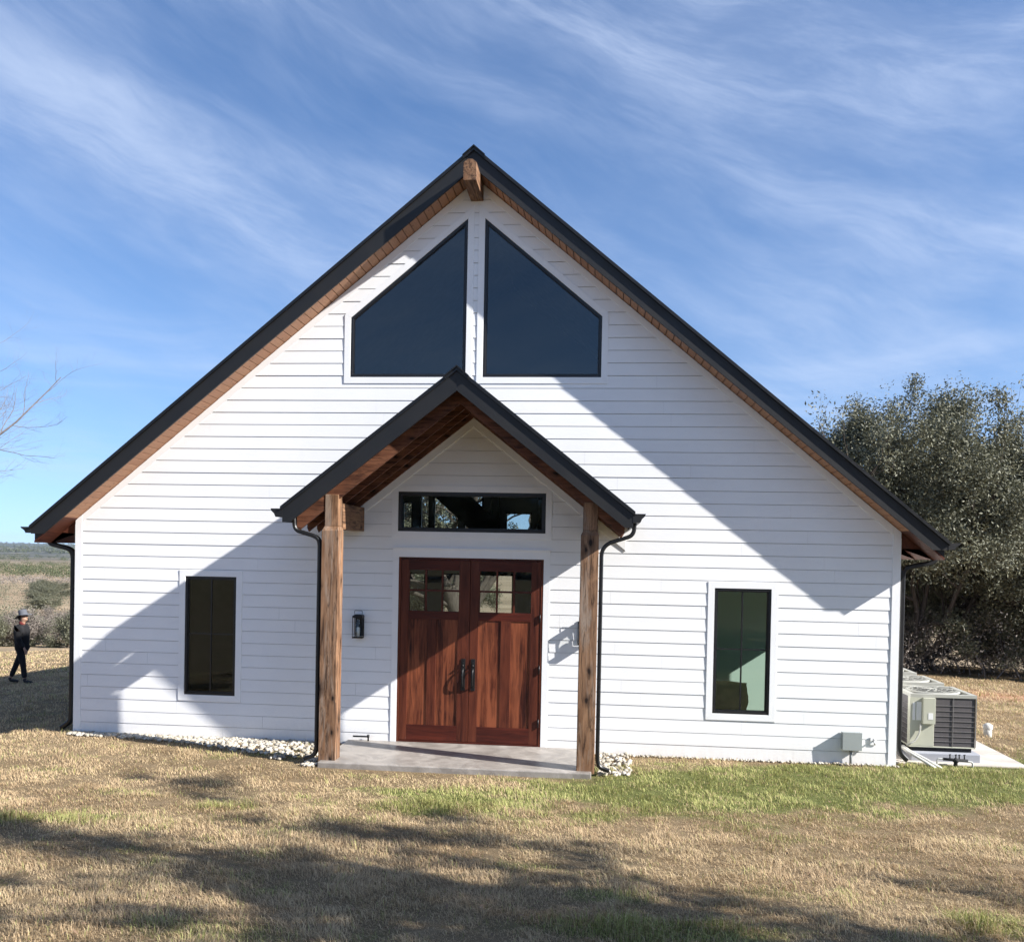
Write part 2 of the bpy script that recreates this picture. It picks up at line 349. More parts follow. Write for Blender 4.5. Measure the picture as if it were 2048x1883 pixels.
# ------------------------------------------------------------------ terrain
def ground_z(X, Y):
    X = np.asarray(X, float); Y = np.asarray(Y, float)
    front = np.clip(-2-Y, 0, 14); z = -.06+.075*front-.0011*front**2*0
    z = z+.0*X
    z = z-np.interp(np.maximum(0, -X-5.6), [0, 1, 16, 60, 400], [0, .03, .85, 1.6, 3])*(1-sstep(20, 60, Y))*sstep(-9, -1, Y)
    z = z-np.interp(np.maximum(0, X-7.0), [0, 2, 15, 60, 400], [0, .04, .55, 1.2, 2])*(1-sstep(20, 60, Y))*sstep(-9, -1, Y)
    prof = np.interp(Y, [2, 20, 45, 80, 165, 260, 420, 700, 1100, 1800, 3500, 5200, 7000], [0, -.75, -3.6, -4.9, -7.0, -8.6, -10.8, -14.2, -17.2, -22, -18, -7, -14])
    z = z+prof
    far = sstep(30, 200, Y); amp = np.interp(Y, [30, 200, 1500, 5000, 7000], [0, .4, 1.2, 4, 6])
    z = z+amp*(vnoise(X/ (60+Y*.12), Y/(60+Y*.12), 5, 3)-.5)*2*far
    z = z+np.interp(-Y, [16, 40, 120, 400, 3000], [0, .3, .2, -2, 4])
    near = .035*(vnoise(X*.9, Y*.9, 11, 3)-.5)*sstep(.25, 1.2, np.maximum(np.abs(X-1)-6, -Y-.3)+.2)
    return z+near
def ellm(X, Y, cx, cy, a, b, ang):
    c, s = math.cos(R(ang)), math.sin(R(ang)); u = (X-cx)*c+(Y-cy)*s; v = -(X-cx)*s+(Y-cy)*c
    return np.sqrt((u/a)**2+(v/b)**2)
def green_mask(X, Y):
    n = vnoise(X*1.3, Y*2.2, 21, 4)*.9+vnoise(X*5, Y*6, 22, 3)*.5
    m = np.zeros_like(X, dtype=float)
    for cx, cy, a, b, ang, k in GREENS:
        d = ellm(X, Y, cx, cy, a, b, ang)+(n-.7)*1.15; m = np.maximum(m, (1-sstep(.70, 1.12, d))*k)
    sp = sstep(.62, .78, vnoise(X*2.1+9, Y*3.+4, 31, 4))*.35
    return np.clip(np.maximum(m, sp), 0, 1)
GREENS = [(3.5, -1.45, 4.1, 1.25, 17, 1.0), (6.6, -.5, 3.2, .9, 8, .95), (9.5, 1.2, 3.0, 1.2, 8, .5), (.2, -2.9, 1.0, .33, 10, .7),
          (-3.0, -4.2, .95, .22, 12, .7), (-1.75, -3.42, .45, .20, 15, .75), (-2.2, -.72, .5, .2, 5, .5),
          (1.9, -6.2, .85, .25, 3, .7), (4.25, -5.7, .4, .22, 0, .7), (1.75, -5.55, .35, .16, 0, .6), (1.1, -4.9, .3, .12, 10, .4), (-.6, -6.6, .5, .2, 0, .4)]
def axis(vals):
    return np.array(sorted(set(np.round(vals, 3))))
def build_ground():
    gx = np.concatenate([np.arange(-13, 13.01, .14), np.arange(13.5, 40, .9), -np.arange(13.5, 40, .9), np.geomspace(41, 6000, 38), -np.geomspace(41, 6000, 38)])
    gy = np.concatenate([np.arange(-12, 9, .14), np.arange(9, 30, .5), np.geomspace(30.5, 8000, 90), -np.arange(12.5, 40, .9), -np.geomspace(41, 4000, 30)])
    gx = axis(gx); gy = axis(gy); X, Y = np.meshgrid(gx, gy); Z = ground_z(X, Y)
    # drop the sheet under the house and the porch slab
    V = np.stack([X.ravel(), Y.ravel(), Z.ravel()], 1); nx, ny = len(gx), len(gy)
    i = np.arange((nx-1)*(ny-1)); a = (i//(nx-1))*nx+i % (nx-1)
    F = np.stack([a, a+1, a+nx+1, a+nx], 1)
    near = ((np.abs(X) < 30) & (Y > -14) & (Y < 30))
    g = np.where(near, green_mask(X, Y), .15)
    path = np.exp(-((Y-(9.2-.25*(X-10)))/1.1)**2)*(X > 7)*sstep(7, 8.5, X)
    lawn = (1-sstep(20, 23, Y+(vnoise(X*.3, Y*.3, 3, 3)-.5)*4))*(1-sstep(14, 20, X))
    o = np_mesh('ground', V, F, M['ground'], None, True, dict(green=g.ravel(), path=path.ravel(), lawn=lawn.ravel()))
    return tag(o, kind='structure')
def ground_mat():
    t = NT('dormant_lawn_and_pasture'); p = t.pos()
    at = lambda n: t.n('Attribute', _attribute_name=n).outputs['Fac']
    fine = t.noise(t.mapping(p, (1, 1, 1)), 60, 6, .75); med = t.noise(p, 9, 5, .7); big = t.noise(p, 1.1, 5, .65)
    tan = t.mix(t.rng(fine, .3, .7), (.085, .06, .035), (.27, .20, .115)); tan = t.mix(t.rng(big, .35, .65), tan, t.mix(t.rng(med, .3, .7), (.14, .10, .06), (.28, .21, .125)))  # soil tone darkened to stand in for shade between the grass blades
    grn = t.mix(t.rng(fine, .3, .7), (.05, .06, .02), (.17, .185, .06))
    c = t.mix(at('green'), tan, grn)
    # pasture beyond the lawn
    pb = t.noise(t.mapping(p, (.02, .035, .02)), 2.0, 6, .62, .4); pf = t.noise(p, .35, 6, .7)
    past = t.mix(t.rng(pb, .38, .62), (.26, .19, .12), (.38, .29, .19)); past = t.mix(t.rng(pf, .45, .7, 0, .6), past, (.14, .12, .075))
    sep = t.n('SeparateXYZ'); t.L.new(p, sep.inputs[0])
    fh = t.rng(sep.outputs[1], 420, 1100)
    fp = t.noise(t.mapping(p, (.0018, .0035, .002)), 3.0, 5, .6); farc = t.mix(t.rng(fp, .5, .62), (.050, .058, .048), (.30, .25, .20))
    past = t.mix(fh, past, farc); fh2 = t.rng(sep.outputs[1], 2600, 3600); past = t.mix(fh2, past, (.055, .068, .060))
    c = t.mix(at('lawn'), past, c)
    c = t.mix(at('path'), c, t.mix(med, (.34, .17, .10), (.46, .28, .18)))
    return t.done(t.bsdf(c, .95, .1, 0, t.bump(t.math('ADD', fine, t.math('MULTIPLY', med, .8)), .6, .03)))
M['ground'] = ground_mat()
build_ground()

# ------------------------------------------------------------------ house
S = .15875; Z0 = 2.7966; XL, XR = -5.312, 5.289; DEPTH = 12.5
SL = .828; AW = 7.182            # main roof slope, wall apex under the soffit
AF, AT = 7.185, 7.44             # fascia bottom / trim top apex
OM = .356; TIP = 5.725
house = empty('house')
tag(house, 'white clapboard gabled house with black metal roof and timber entry porch', 'house')
def P(name, mb, mat, parent=None, bevel=0): return mb.build(name, mat, parent or house, bevel)
def rectp(x0, x1, z0, z1): return [(x0, z0), (x1, z0), (x1, z1), (x0, z1)]
gable = [(XL, -.06), (XR, -.06), (XR, AW-SL*XR), (0, AW), (XL, AW+SL*XL)]
CW = .080
W_LL = rectp(-3.784, -3.0885, .5086, 2.0688); W_LR = rectp(3.0728, 3.7642, .5086, 2.0688)
W_TR = rectp(-.9487, .9511, 2.7078, 3.2161); D_OP = rectp(-.9269, .9384, -.02, 2.3775)
ust = (6.6898-5.4425)/(1.6115-.1095)
W_UL = [(-1.6115, 4.6786), (-.1095, 4.6786), (-.1095, 6.6898), (-1.6115, 5.4425)]
W_UR = [(.1095, 4.6786), (1.6115, 4.6786), (1.6115, 5.4425), (.1095, 6.6898)]
opens = [W_LL, W_LR, W_TR, D_OP, W_UL, W_UR]
# lapped boards
rs = random.Random(4)
mb = MB(); back = MB(); bot = MB()
k = 19
kk = np.arange(-29, 19)
for k in kk:
    z0 = Z0-S*k-S; z1 = z0+S-.0055
    if z1 < -.06 or z0 > AW: continue
    z0c = max(z0, -.06)
    strip = clip(clip(gable, 0, -1, -z0c), 0, 1, z1)
    if len(strip) < 3: continue
    ps = [strip]
    # butt joints every 3.66 m with a random start
    xj = XL-rs.random()*3.6
    while xj < XR:
        nxt = []
        for q in ps:
            a = clip(q, 1, 0, xj-.0007); b = clip(q, -1, 0, -(xj+.0007))
            for w in (a, b):
                if len(w) > 2 and abs(area(w)) > 1e-6: nxt.append(w)
        ps = nxt; xj += 3.66
    for h in opens:
        hh = offset_poly(h, CW*.75); nxt = []
        for q in ps: nxt += subtract(q, hh)
        ps = nxt
    dy = rs.uniform(-.0012, .0012)
    yf = lambda z: -.0115+.0050*(z-z0)/S+dy
    for q in ps:
        if area(q) < 0: q = q[::-1]
        n = len(q); vs = [(x, yf(z), z) for x, z in q]+[(x, yf(z)+.0035, z) for x, z in q]
        mb.add(vs, [tuple(range(n)), tuple(range(2*n-1, n-1, -1))]+[(i, n+i, n+(i+1) % n, (i+1) % n) for i in range(n)])
P('front_siding', mb, M['siding'])
mb = MB()
ps = [gable]
for h in opens:
    nxt = []
    for q in ps: nxt += subtract(q, h)
    ps = nxt
for q in ps:
    if area(q) < 0: q = q[::-1]
    mb.prism(q, .0045, .13)
M['sheath'] = plain('white_interior_board', (.55, .55, .53), .8, .06)
P('front_wall', mb, M['sheath'])
# side and back walls (right wall has a window that lets the sun in)
mb = MB(); ze = AW-SL*XR
mb.box(XR-.13, XR, .132, 2.0, -.06, ze); mb.box(XR-.13, XR, 2.0, 2.48, -.06, .62); mb.box(XR-.13, XR, 2.0, 2.48, 1.8, ze); mb.box(XR-.13, XR, 2.48, DEPTH, -.06, ze)
P('side_wall', mb, M['siding'])
mb = MB(); mb.box(XL, XL+.13, .132, DEPTH, -.06, ze-.02); P('side_wall', mb, M['siding'])
REAR = [rectp(-3.62, -3.02, .25, 1.86), rectp(-2.58, -1.72, .25, 1.86), rectp(-1.62, -.66, .25, 1.86),
        rectp(-3.68, -3.40, 2.5, 3.75), rectp(-3.20, -2.94, 2.5, 4.0), rectp(-2.84, -2.14, 2.5, 3.9), rectp(-2.02, -1.50, 2.5, 4.2), rectp(-.9, -.2, 2.5, 3.5)]
ps = [gable]
for h in REAR:
    nxt = []
    for q in ps: nxt += subtract(q, h)
    ps = nxt
mb = MB()
for q in ps: mb.prism(q if area(q) > 0 else q[::-1], DEPTH, DEPTH+.13)
P('back_wall', mb, M['siding'])
for h in REAR:
    fr = MB(); inn = offset_poly(h, -.04); fr.frame(h, inn, DEPTH+.03, DEPTH+.10); w_ = P('rear_window', fr, M['black_frame'])
    g_ = MB(); g_.add([(x, DEPTH+.06, z) for x, z in inn], [(0, 1, 2, 3)]); g_.build('pane', M['clear'], w_)
# trim: corner boards, rake boards
mb = MB(); mb.prism([(XL-.004, -.06), (XL+.09, -.06), (XL+.09, AW+SL*(XL+.09)-.005), (XL-.004, AW+SL*(XL-.004)-.005)], -.018, -.001); mb.box(XL-.0075, XL-.0045, -.018, .09, -.06, ze-.08); P('corner_board', mb, M['trim'], bevel=.002)
mb = MB(); mb.prism([(XR-.09, -.06), (XR+.004, -.06), (XR+.004, AW-SL*(XR+.004)-.005), (XR-.09, AW-SL*(XR-.09)-.005)], -.018, -.001); mb.box(XR+.0045, XR+.0075, -.018, .09, -.06, ze-.08); P('corner_board', mb, M['trim'], bevel=.002)
RB = .105
for s in (-1, 1):
    xe = (XR-.092) if s > 0 else -(XL+.092)
    pts = [(0, AW-RB-.004), (xe, AW-SL*xe-RB-.004), (xe, AW-SL*xe-.004), (0, AW-.004)]
    if s < 0: pts = [(-x, z) for x, z in pts][::-1]
    mb = MB(); mb.prism(pts, -.0165, .0); P('rake_board', mb, M['trim'], bevel=.0015)
# windows
def ring_casing(poly, y0=-.0175, y1=-.001, w=CW):
    mb = MB(); outer = offset_poly(poly, w); n = len(poly)
    for i in range(n):
        j = (i+1) % n; mb.prism([outer[i], outer[j], poly[j], poly[i]], y0, y1)
    return mb
def window(poly, label=None, muntin=False, glass='glass', fw=.032, yf=-.008, yg=.022, caslabel=None):
    fr = MB(); inner = offset_poly(poly, -fw); fr.frame(poly, inner, yf, .09)
    w = P('window', fr, M['black_frame'], bevel=.0025)
    if label: w['label'] = label
    sash = MB(); in2 = offset_poly(inner, -.012); sash.frame(inner, in2, yg-.012, .07)
    sash.build('sash', M['black_frame'], w)
    c = ring_casing(poly); c.build('casing', M['trim'], w, .0015)
    g = MB(); n = len(in2); g.add([(x, yg, z) for x, z in offset_poly(in2, .004)], [tuple(range(n))]); g.build('pane', M[glass], w)
    if muntin:
        x0, x1 = poly[0][0], poly[1][0]; z0, z1 = poly[0][1], poly[2][1]; xc = (x0+x1)/2; zc = z0+(z1-z0)*.515
        mm = MB(); mm.box(xc-.009, xc+.009, yg-.010, yg+.014, z0+fw, z1-fw); mm.box(x0+fw, x1-fw, yg-.008, yg+.012, zc-.008, zc+.008)
        mm.build('muntin', M['black_frame'], w)
    return w
window(W_LL, 'black four light window left of the porch', True)
window(W_LR, 'black four light window right of the porch showing a pale green room', True)
window(W_TR, 'wide transom window over the doors', False, 'glass', .040)
window(W_UL, 'slanted gable window on the left', False, 'glass_sky', .034)
window(W_UR, 'slanted gable window on the right', False, 'glass_sky', .034)
# front doors
casing = MB()
cx0, cx1, zt = D_OP[0][0], D_OP[1][0], D_OP[2][1]
casing.box(cx0-CW, cx0, -.0175, -.001, 0.0, zt); casing.box(cx1, cx1+CW, -.0175, -.001, 0.0, zt); casing.box(cx0-CW, cx1+CW, -.0175, -.001, zt, zt+.105); casing.box(cx0-CW-.008, cx1+CW+.008, -.032, -.001, zt+.105, zt+.125)
P('door_casing', casing, M['trim'], bevel=.0015)
jb = MB(); jb.box(cx0, cx0+.030, -.014, .10, 0, zt, 0); jb.box(cx1-.030, cx1, -.014, .10, 0, zt, 0); jb.box(cx0+.03, cx1-.03, -.014, .10, zt-.028, zt, 1); jb.box(cx0+.03, cx1-.03, -.012, .10, .001, .022, 1)
P('door_jamb', jb, [M['door_z'], M['door_x']], bevel=.002)
XM = .006; DZ0, DZ1 = .026, zt-.031
GZ0, GZ1 = 1.690, 2.215; PZ0, PZ1 = .225, 1.585
for s in (-1, 1):
    if s < 0: x0, x1 = cx0+.033, XM-.003; g0, g1 = -.785, -.141; pans = [(-.797, -.545), (-.427, -.150)]
    else: x0, x1 = XM+.003, cx1-.033; g0, g1 = .128, .784; pans = [(.115, .404), (.534, .780)]
    d = MB(); ya, yb = -.008, .04
    l0 = min(g0, pans[0][0]); r1 = max(g1, pans[1][1])
    d.box(x0, l0, ya, yb, DZ0, DZ1, 0); d.box(r1, x1, ya, yb, DZ0, DZ1, 0)
    d.box(l0, r1, ya, yb, DZ0, PZ0, 1); d.box(l0, r1, ya, yb, PZ1, GZ0, 1); d.box(l0, r1, ya, yb, GZ1, DZ1, 1)
    d.box(pans[0][1], pans[1][0], ya, yb, PZ0, PZ1, 0)
    if pans[0][0] > l0+.001: d.box(l0, pans[0][0], ya, yb, PZ0, PZ1, 0)
    if g0 > l0+.001: d.box(l0, g0, ya, yb, GZ0, GZ1, 0)
    if r1 > g1+.001: d.box(g1, r1, ya, yb, GZ0, GZ1, 0)
    if r1 > pans[1][1]+.001: d.box(pans[1][1], r1, ya, yb, PZ0, PZ1, 0)
    door = P('door', d, [M['door_z'], M['door_x']], bevel=.003)
    for a, b in pans:
        q = MB(); q.box(a, b, .003, .03, PZ0, PZ1); o = q.build('panel', M['door_panel'], door)
    g = MB(); g.add([(g0-.004, .010, GZ0-.004), (g1+.004, .010, GZ0-.004), (g1+.004, .010, GZ1+.004), (g0-.004, .010, GZ1+.004)], [(0, 1, 2, 3)]); g.build('pane', M['glass'], door)
    mu = MB(); w3 = (g1-g0)/3
    for i in (1, 2): mu.box(g0+i*w3-.012, g0+i*w3+.012, -.004, .022, GZ0, GZ1, 0)
    zc = 1.955; 
    for i in range(3): mu.box(g0+i*w3+(.012 if i else 0), g0+(i+1)*w3-(.012 if i < 2 else 0), -.004, .022, zc-.012, zc+.012, 1)
    mu.build('muntin', [M['door_z'], M['door_x']], door)
    hx = -.068 if s < 0 else .060
    h = MB(); h.box(hx-.026, hx+.026, -.018, -.0082, .685, 1.092)
    h.box(hx-.013, hx+.013, -.03, -.018, 1.0, 1.05); h.tube([(hx, -.018, 1.01), (hx, -.04, 1.012), (hx, -.052, 1.0)], .012, 8)
    pth = fillet([(hx, -.018, .965), (hx, -.045, .955), (hx, -.066, .90), (hx, -.066, .80), (hx, -.045, .745), (hx, -.018, .735)], .04, 4)
    h.tube(pth, [.010]+[.0105]*(len(pth)-2)+[.010], 8)
    h.build('handle', M['black_metal'], door, .003)
    if s > 0:
        for hz in (.30, .98, 1.63):
            q = MB(); q.box(cx1-.040, cx1-.026, -.022, -.0145, hz-.05, hz+.05); q.tube([(cx1-.033, -.024, hz-.052), (cx1-.033, -.024, hz+.052)], .008, 8); q.build('hinge', M['black_metal'], door)
# interior
M['green'] = plain('pale_green_interior_wall', (.62, .80, .68), .8, .03)
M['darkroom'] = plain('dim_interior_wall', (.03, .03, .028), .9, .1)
M['floor'] = plain('interior_floor', (.16, .13, .10), .7, .2)
mb = MB(); mb.box(XL+.13, XR-.13, .13, DEPTH, -.05, -.01); P('floor', mb, M['floor'])
mb = MB(); mb.box(2.2, XR-.13, 2.5, 2.6, -.01, 2.55); mb.box(2.1, 2.2, .132, 2.6, -.01, 2.55); mb.box(2.1, XR-.13, .132, 2.6, 2.552, 2.65); P('partition_wall', mb, M['green'])
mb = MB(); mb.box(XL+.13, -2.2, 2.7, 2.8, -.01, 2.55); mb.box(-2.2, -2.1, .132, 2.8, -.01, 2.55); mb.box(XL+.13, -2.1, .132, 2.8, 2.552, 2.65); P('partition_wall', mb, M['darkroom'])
M['darkwood'] = plain('dark_interior_timber', (.05, .035, .025), .8)
mb = MB(); mb.prism([(-2.5, 4.2), (-1.06, 2.92), (-.55, 2.92), (-.55, 3.15), (-1.9, 4.35)], 7.0, 7.15); mb.box(-4.9, 4.9, 7.2, 7.35, 3.95, 4.2); mb.box(-.62, -.45, 7.0, 7.15, 2.9, 6.2); mb.box(.2, .36, 9.0, 9.15, 0, 5.5)
mb.prism([(.3, 3.0), (.6, 2.9), (1.4, 3.9), (1.1, 4.0)], 7.0, 7.12); P('interior_truss', mb, M['darkwood'])
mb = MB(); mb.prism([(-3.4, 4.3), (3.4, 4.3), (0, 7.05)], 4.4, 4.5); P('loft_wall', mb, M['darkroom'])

# main roof
roof = MB()
def slab(x0, x1, zt_, zb_, y0, y1, sl=SL, mb=roof, mi=0):   # roof slab on both sides is built per side
    for s in (-1, 1):
        pts = [(x0, zb_-sl*x0), (x1, zb_-sl*x1), (x1, zt_-sl*x1), (x0, zt_-sl*x0)]
        if s < 0: pts = [(-x, z) for x, z in pts][::-1]
        mb.prism(pts, y0, y1, mi)
slab(0, 5.69, AT-.035, AF+.03, -.325, DEPTH+.4)
for i in range(45):                                             # standing seams
    y = -.28+i*.405
    for s in (-1, 1):
        pts = [(.10, AT-.035-SL*.10), (5.69, AT-.035-SL*5.69), (5.69, AT-.008-SL*5.69), (.10, AT-.008-SL*.10)]
        if s < 0: pts = [(-x, z) for x, z in pts][::-1]
        roof.prism(pts, y-.008, y+.008)
roof_o = P('roof', roof, M['black_metal'])
cap = MB()
for s in (-1, 1):
    pts = [(0, AT-.004), (.140, AT-.004-SL*.140-.002), (.140, AT-SL*.140+.010), (0, AT+.014)]
    pts2 = [(.128, AT-.030-SL*.14), (.140, AT-.030-SL*.14), (.140, AT-.004-SL*.14), (.128, AT-.004-SL*.14)]
    for q in (pts, pts2):
        if s < 0: q = [(-x, z) for x, z in q][::-1]
        cap.prism(q, -.40, DEPTH+.4)
cap.build('ridge_cap', M['black_metal'], roof_o)
for s in (-1, 1):
    xb = (AF-2.585)/SL
    pts = [(0.0, AF), (xb, 2.585), (TIP, 2.585), (TIP, AT-.04-SL*TIP), (0.0, AT-.04)]
    f = [(0.0, AT-.045), (TIP+.012, AT-.045-SL*(TIP+.012)), (TIP+.012, AT-SL*(TIP+.012)), (0.0, AT)]
    if s < 0: pts = [(-x, z) for x, z in pts][::-1]; f = [(-x, z) for x, z in f][::-1]
    q = MB(); q.prism(pts, -OM, -.327); fo = q.build('fascia', M['dark_metal'], roof_o, .0015)
    q = MB(); q.prism(f, -OM-.027, -.327); q.build('drip_edge', M['black_metal'], fo)
    q = MB(); a, b = (TIP-.03, TIP-.002) if s > 0 else (-TIP+.002, -TIP+.03)
    q.box(a, b, -.326, DEPTH+.4, 2.587, AT-.045-SL*TIP); q.build('eave_fascia', M['black_metal'], roof_o)
    # planks under the gable overhang
    q = MB(); n = int(XR/.0889)+1
    for i in range(n):
        xa = i*.0889+.005; xb_ = min((i+1)*.0889-.005, XR+.0)
        if xb_ <= xa: continue
        pp = [(xa, AF+.004-SL*xa), (xb_, AF+.004-SL*xb_), (xb_, AF+.028-SL*xb_), (xa, AF+.028-SL*xa)]
        if s < 0: pp = [(-x, z) for x, z in pp][::-1]
        q.prism(pp, -.3268, .12)
    q.build('soffit', M['soffit'], roof_o)
    q = MB(); pp = [(XR+.001, AF+.0-SL*XR), (TIP-.031, AF+.0-SL*(TIP-.031)), (TIP-.031, AF+.026-SL*(TIP-.031)), (XR+.001, AF+.026-SL*XR)]
    if s < 0: pp = [(-x, z) for x, z in pp][::-1]
    q.prism(pp, -.3268, DEPTH); q.build('eave_decking', M['deck_y'], roof_o)
    for j in range(8):
        y = .02+.61*j; q = MB(); pp = [(XR+.024, 2.60), (TIP-.06, 2.595), (TIP-.031, 2.62), (TIP-.031, AF-.002-SL*(TIP-.031)), (XR+.024, AF-.002-SL*(XR+.024))]
        if s < 0: pp = [(-x, z) for x, z in pp][::-1]
        q.prism(pp, y, y+.04); q.build('rafter_tail', M['deck_y'], roof_o)
    gt = MB(); gx = TIP-.001; pr = [(0, 0), (.004, 0), (.004, -.078), (.070, -.078), (.088, -.045), (.128, -.020), (.130, -.004), (.136, -.004), (.136, .004), (.124, .004), (.122, -.014), (.082, -.038), (.066, -.071), (.010, -.071), (.010, .004), (0, .004)]
    gt_solid = [(0.0, -.078), (.072, -.078), (.090, -.045), (.128, -.020), (.140, -.006), (.140, .002), (0, .002)]
    pp = [(gx+a, 2.672+b) for a, b in gt_solid]
    if s < 0: pp = [(-x, z) for x, z in pp][::-1]
    gt.prism(pp, -OM-.004, -OM+.002)
    # open trough behind the end cap
    outer = [(0, .002), (0, -.078), (.072, -.078), (.090, -.045), (.128, -.020), (.140, .002)]; inner = [(.004, .002), (.004, -.072), (.069, -.072), (.086, -.041), (.124, -.016), (.135, .002)]
    for i in range(5):
        qd = [outer[i], outer[i+1], inner[i+1], inner[i]]; qd = [(gx+a, 2.672+b) for a, b in qd]
        if area(qd) < 0: qd = qd[::-1]
        if s < 0: qd = [(-x, z) for x, z in qd][::-1]
        gt.prism(qd, -OM+.002, DEPTH+.4)
    gt.build('gutter', M['dark_metal'], roof_o)
# main downspouts
q = MB(); q.sweepxz(fillet([(-5.762, 2.60), (-5.757, 2.46), (-5.46, 2.395), (-5.408, 2.33), (-5.408, .16), (-5.43, .06), (-5.55, -.02)], .075, 6), .058, .06, .145); P('downspout', q, M['black_metal'])
q = MB(); q.sweepxz(fillet([(5.748, 2.60), (5.742, 2.44), (5.41, 2.375), (5.352, 2.31), (5.352, .16), (5.375, .08), (5.46, .0)], .075, 6), .058, .06, .145); P('downspout', q, M['black_metal'])
# ridge beam end
q = MB(); q.prism([(-.0804, 6.907), (.0804, 6.907), (.0804, 7.118-.0), (.03, 7.16), (-.03, 7.16), (-.0804, 7.118)], -.669, .01)
rb = P('ridge_beam', q, M['cedar_y'], bevel=.004)

# ------------------------------------------------------------------ entry porch (part of the house)
PX = .014; PS = .79; PFB, PFT = 4.262, 4.528; PR = 1.426; PT = 1.990; PDU = 4.335; PRB = 4.158
def side(pts, s): 
    o = [(PX+s*x, z) for x, z in pts]
    return o if s > 0 else o[::-1]
pr_ = MB()
for s in (-1, 1):
    pr_.prism(side([(0, PDU+.024), (PT-.02, PDU+.024-PS*(PT-.02)), (PT-.02, PFT-.035-PS*(PT-.02)), (0, PFT-.035)], s), -PR+.028, -.02)
    for i in range(4):
        y = -1.34+i*.405; pr_.prism(side([(.1, PFT-.035-PS*.1), (PT-.02, PFT-.035-PS*(PT-.02)), (PT-.02, PFT-.010-PS*(PT-.02)), (.1, PFT-.010-PS*.1)], s), y-.008, y+.008)
proof = P('porch_roof', pr_, M['black_metal'])
cap = MB()
for s in (-1, 1):
    cap.prism(side([(0, PFT-.004), (.135, PFT-.006-PS*.135), (.135, PFT+.008-PS*.135), (0, PFT+.016)], s), -PR-.04, -.027)
    cap.prism(side([(.125, PFT-.032-PS*.135), (.135, PFT-.032-PS*.135), (.135, PFT-.006-PS*.135), (.125, PFT-.006-PS*.135)], s), -PR-.04, -.027)
cap.build('ridge_cap', M['black_metal'], proof)
for s in (-1, 1):
    xb = (PFB-2.760)/PS
    q = MB(); q.prism(side([(0, PFB), (xb, 2.760), (PT, 2.760), (PT, PFT-.04-PS*PT), (0, PFT-.04)], s), -PR, -PR+.026); fo = q.build('fascia', M['dark_metal'], proof, .0015)
    q = MB(); q.prism(side([(0, PFT-.045), (PT+.022, PFT-.045-PS*(PT+.022)), (PT+.022, PFT-PS*(PT+.022)), (0, PFT)], s), -PR-.021, -PR+.026); q.build('drip_edge', M['black_metal'], fo)
    q = MB(); q.prism(side([(PT-.024, 2.762), (PT-.002, 2.762), (PT-.002, PFT-.047-PS*PT), (PT-.024, PFT-.047-PS*PT)], s), -PR+.027, -.027); q.build('eave_fascia', M['black_metal'], proof)
    q = MB(); n = 17
    for i in range(n):
        xa, xb_ = i*.115+.002, min((i+1)*.115-.002, PT-.03)
        q.prism(side([(xa, PDU-PS*xa), (xb_, PDU-PS*xb_), (xb_, PDU+.022-PS*xb_), (xa, PDU+.022-PS*xa)], s), -PR+.028, -.03)
    q.build('decking', M['deck_y'], proof)
    for y in (-1.17, -.79, -.41, -.075):
        q = MB(); xt = 1.905
        q.prism(side([(0, PRB), (xt-.06, PRB-PS*(xt-.06)), (xt-.02, PRB-PS*xt+.012), (xt, PRB-PS*xt+.06), (xt, PDU-.002-PS*xt), (0, PDU-.002)], s), y, y+.040)
        q.build('rafter', M['rafter'], proof, .003)
    gt = MB(); outer = [(0, .002), (0, -.094), (.080, -.094), (.098, -.055), (.130, -.024), (.138, .002)]; inner = [(.004, .002), (.004, -.088), (.077, -.088), (.094, -.051), (.126, -.020), (.133, .002)]
    gt.prism(side([(PT-.001+a, 2.912+b) for a, b in [(0.0, -.094), (.080, -.094), (.098, -.055), (.130, -.024), (.138, .002), (0, .002)]], s), -PR-.004, -PR+.002)
    for i in range(5):
        qd = [(PT-.001+a, 2.912+b) for a, b in (outer[i], outer[i+1], inner[i+1], inner[i])]
        if area(qd) < 0: qd = qd[::-1]
        gt.prism(side(qd, s), -PR+.002, -.027)
    gt.build('gutter', M['dark_metal'], proof)
# posts, beams
def post(x0, x1, lab):
    yf = -1.2026; y1 = yf+.205; zc = 2.675; i = .026
    q = MB(); q.box(x0, x1, yf, y1, -.03, zc)
    a = [(x0, yf, zc), (x1, yf, zc), (x1, y1, zc), (x0, y1, zc)]; b = [(x0+i, yf+i, zc+.055), (x1-i*.5, yf+i, zc+.055), (x1-i*.5, y1-i, zc+.055), (x0+i, y1-i, zc+.055)]
    q.add(a+b, [(0, 1, 5, 4), (1, 2, 6, 5), (2, 3, 7, 6), (3, 0, 4, 7), (4, 5, 6, 7)])
    xo = max(abs(x0+i), abs(x1-i*.5)); q.box(x0+i, x1-i*.5, yf+i, y1-i, zc+.055, PDU-PS*(xo)-.01)
    o = P('porch_post', q, M['cedar_z'], bevel=.006); o['label'] = lab; return o
post(-1.5805, -1.3777, 'left timber porch post in full sun'); post(1.4280, 1.6309, 'right timber porch post with its top in shade')
q = MB(); q.box(-1.530, -1.387, -.998, -.026, 2.697, 3.001); P('porch_beam', q, M['cedar_y'], bevel=.004)
q = MB(); q.box(1.445, 1.590, -.998, -.026, 2.697, 3.001); P('porch_beam', q, M['cedar_y'], bevel=.004)
# rake boards on the wall under the porch roof
for s in (-1, 1):
    q = MB(); q.prism(side([(0, PRB-.110), (1.95, PRB-.110-PS*1.95), (1.95, PRB+.03-PS*1.95), (0, PRB+.03)], s), -.0255, -.001); P('porch_rake_board', q, M['trim'], bevel=.0015)
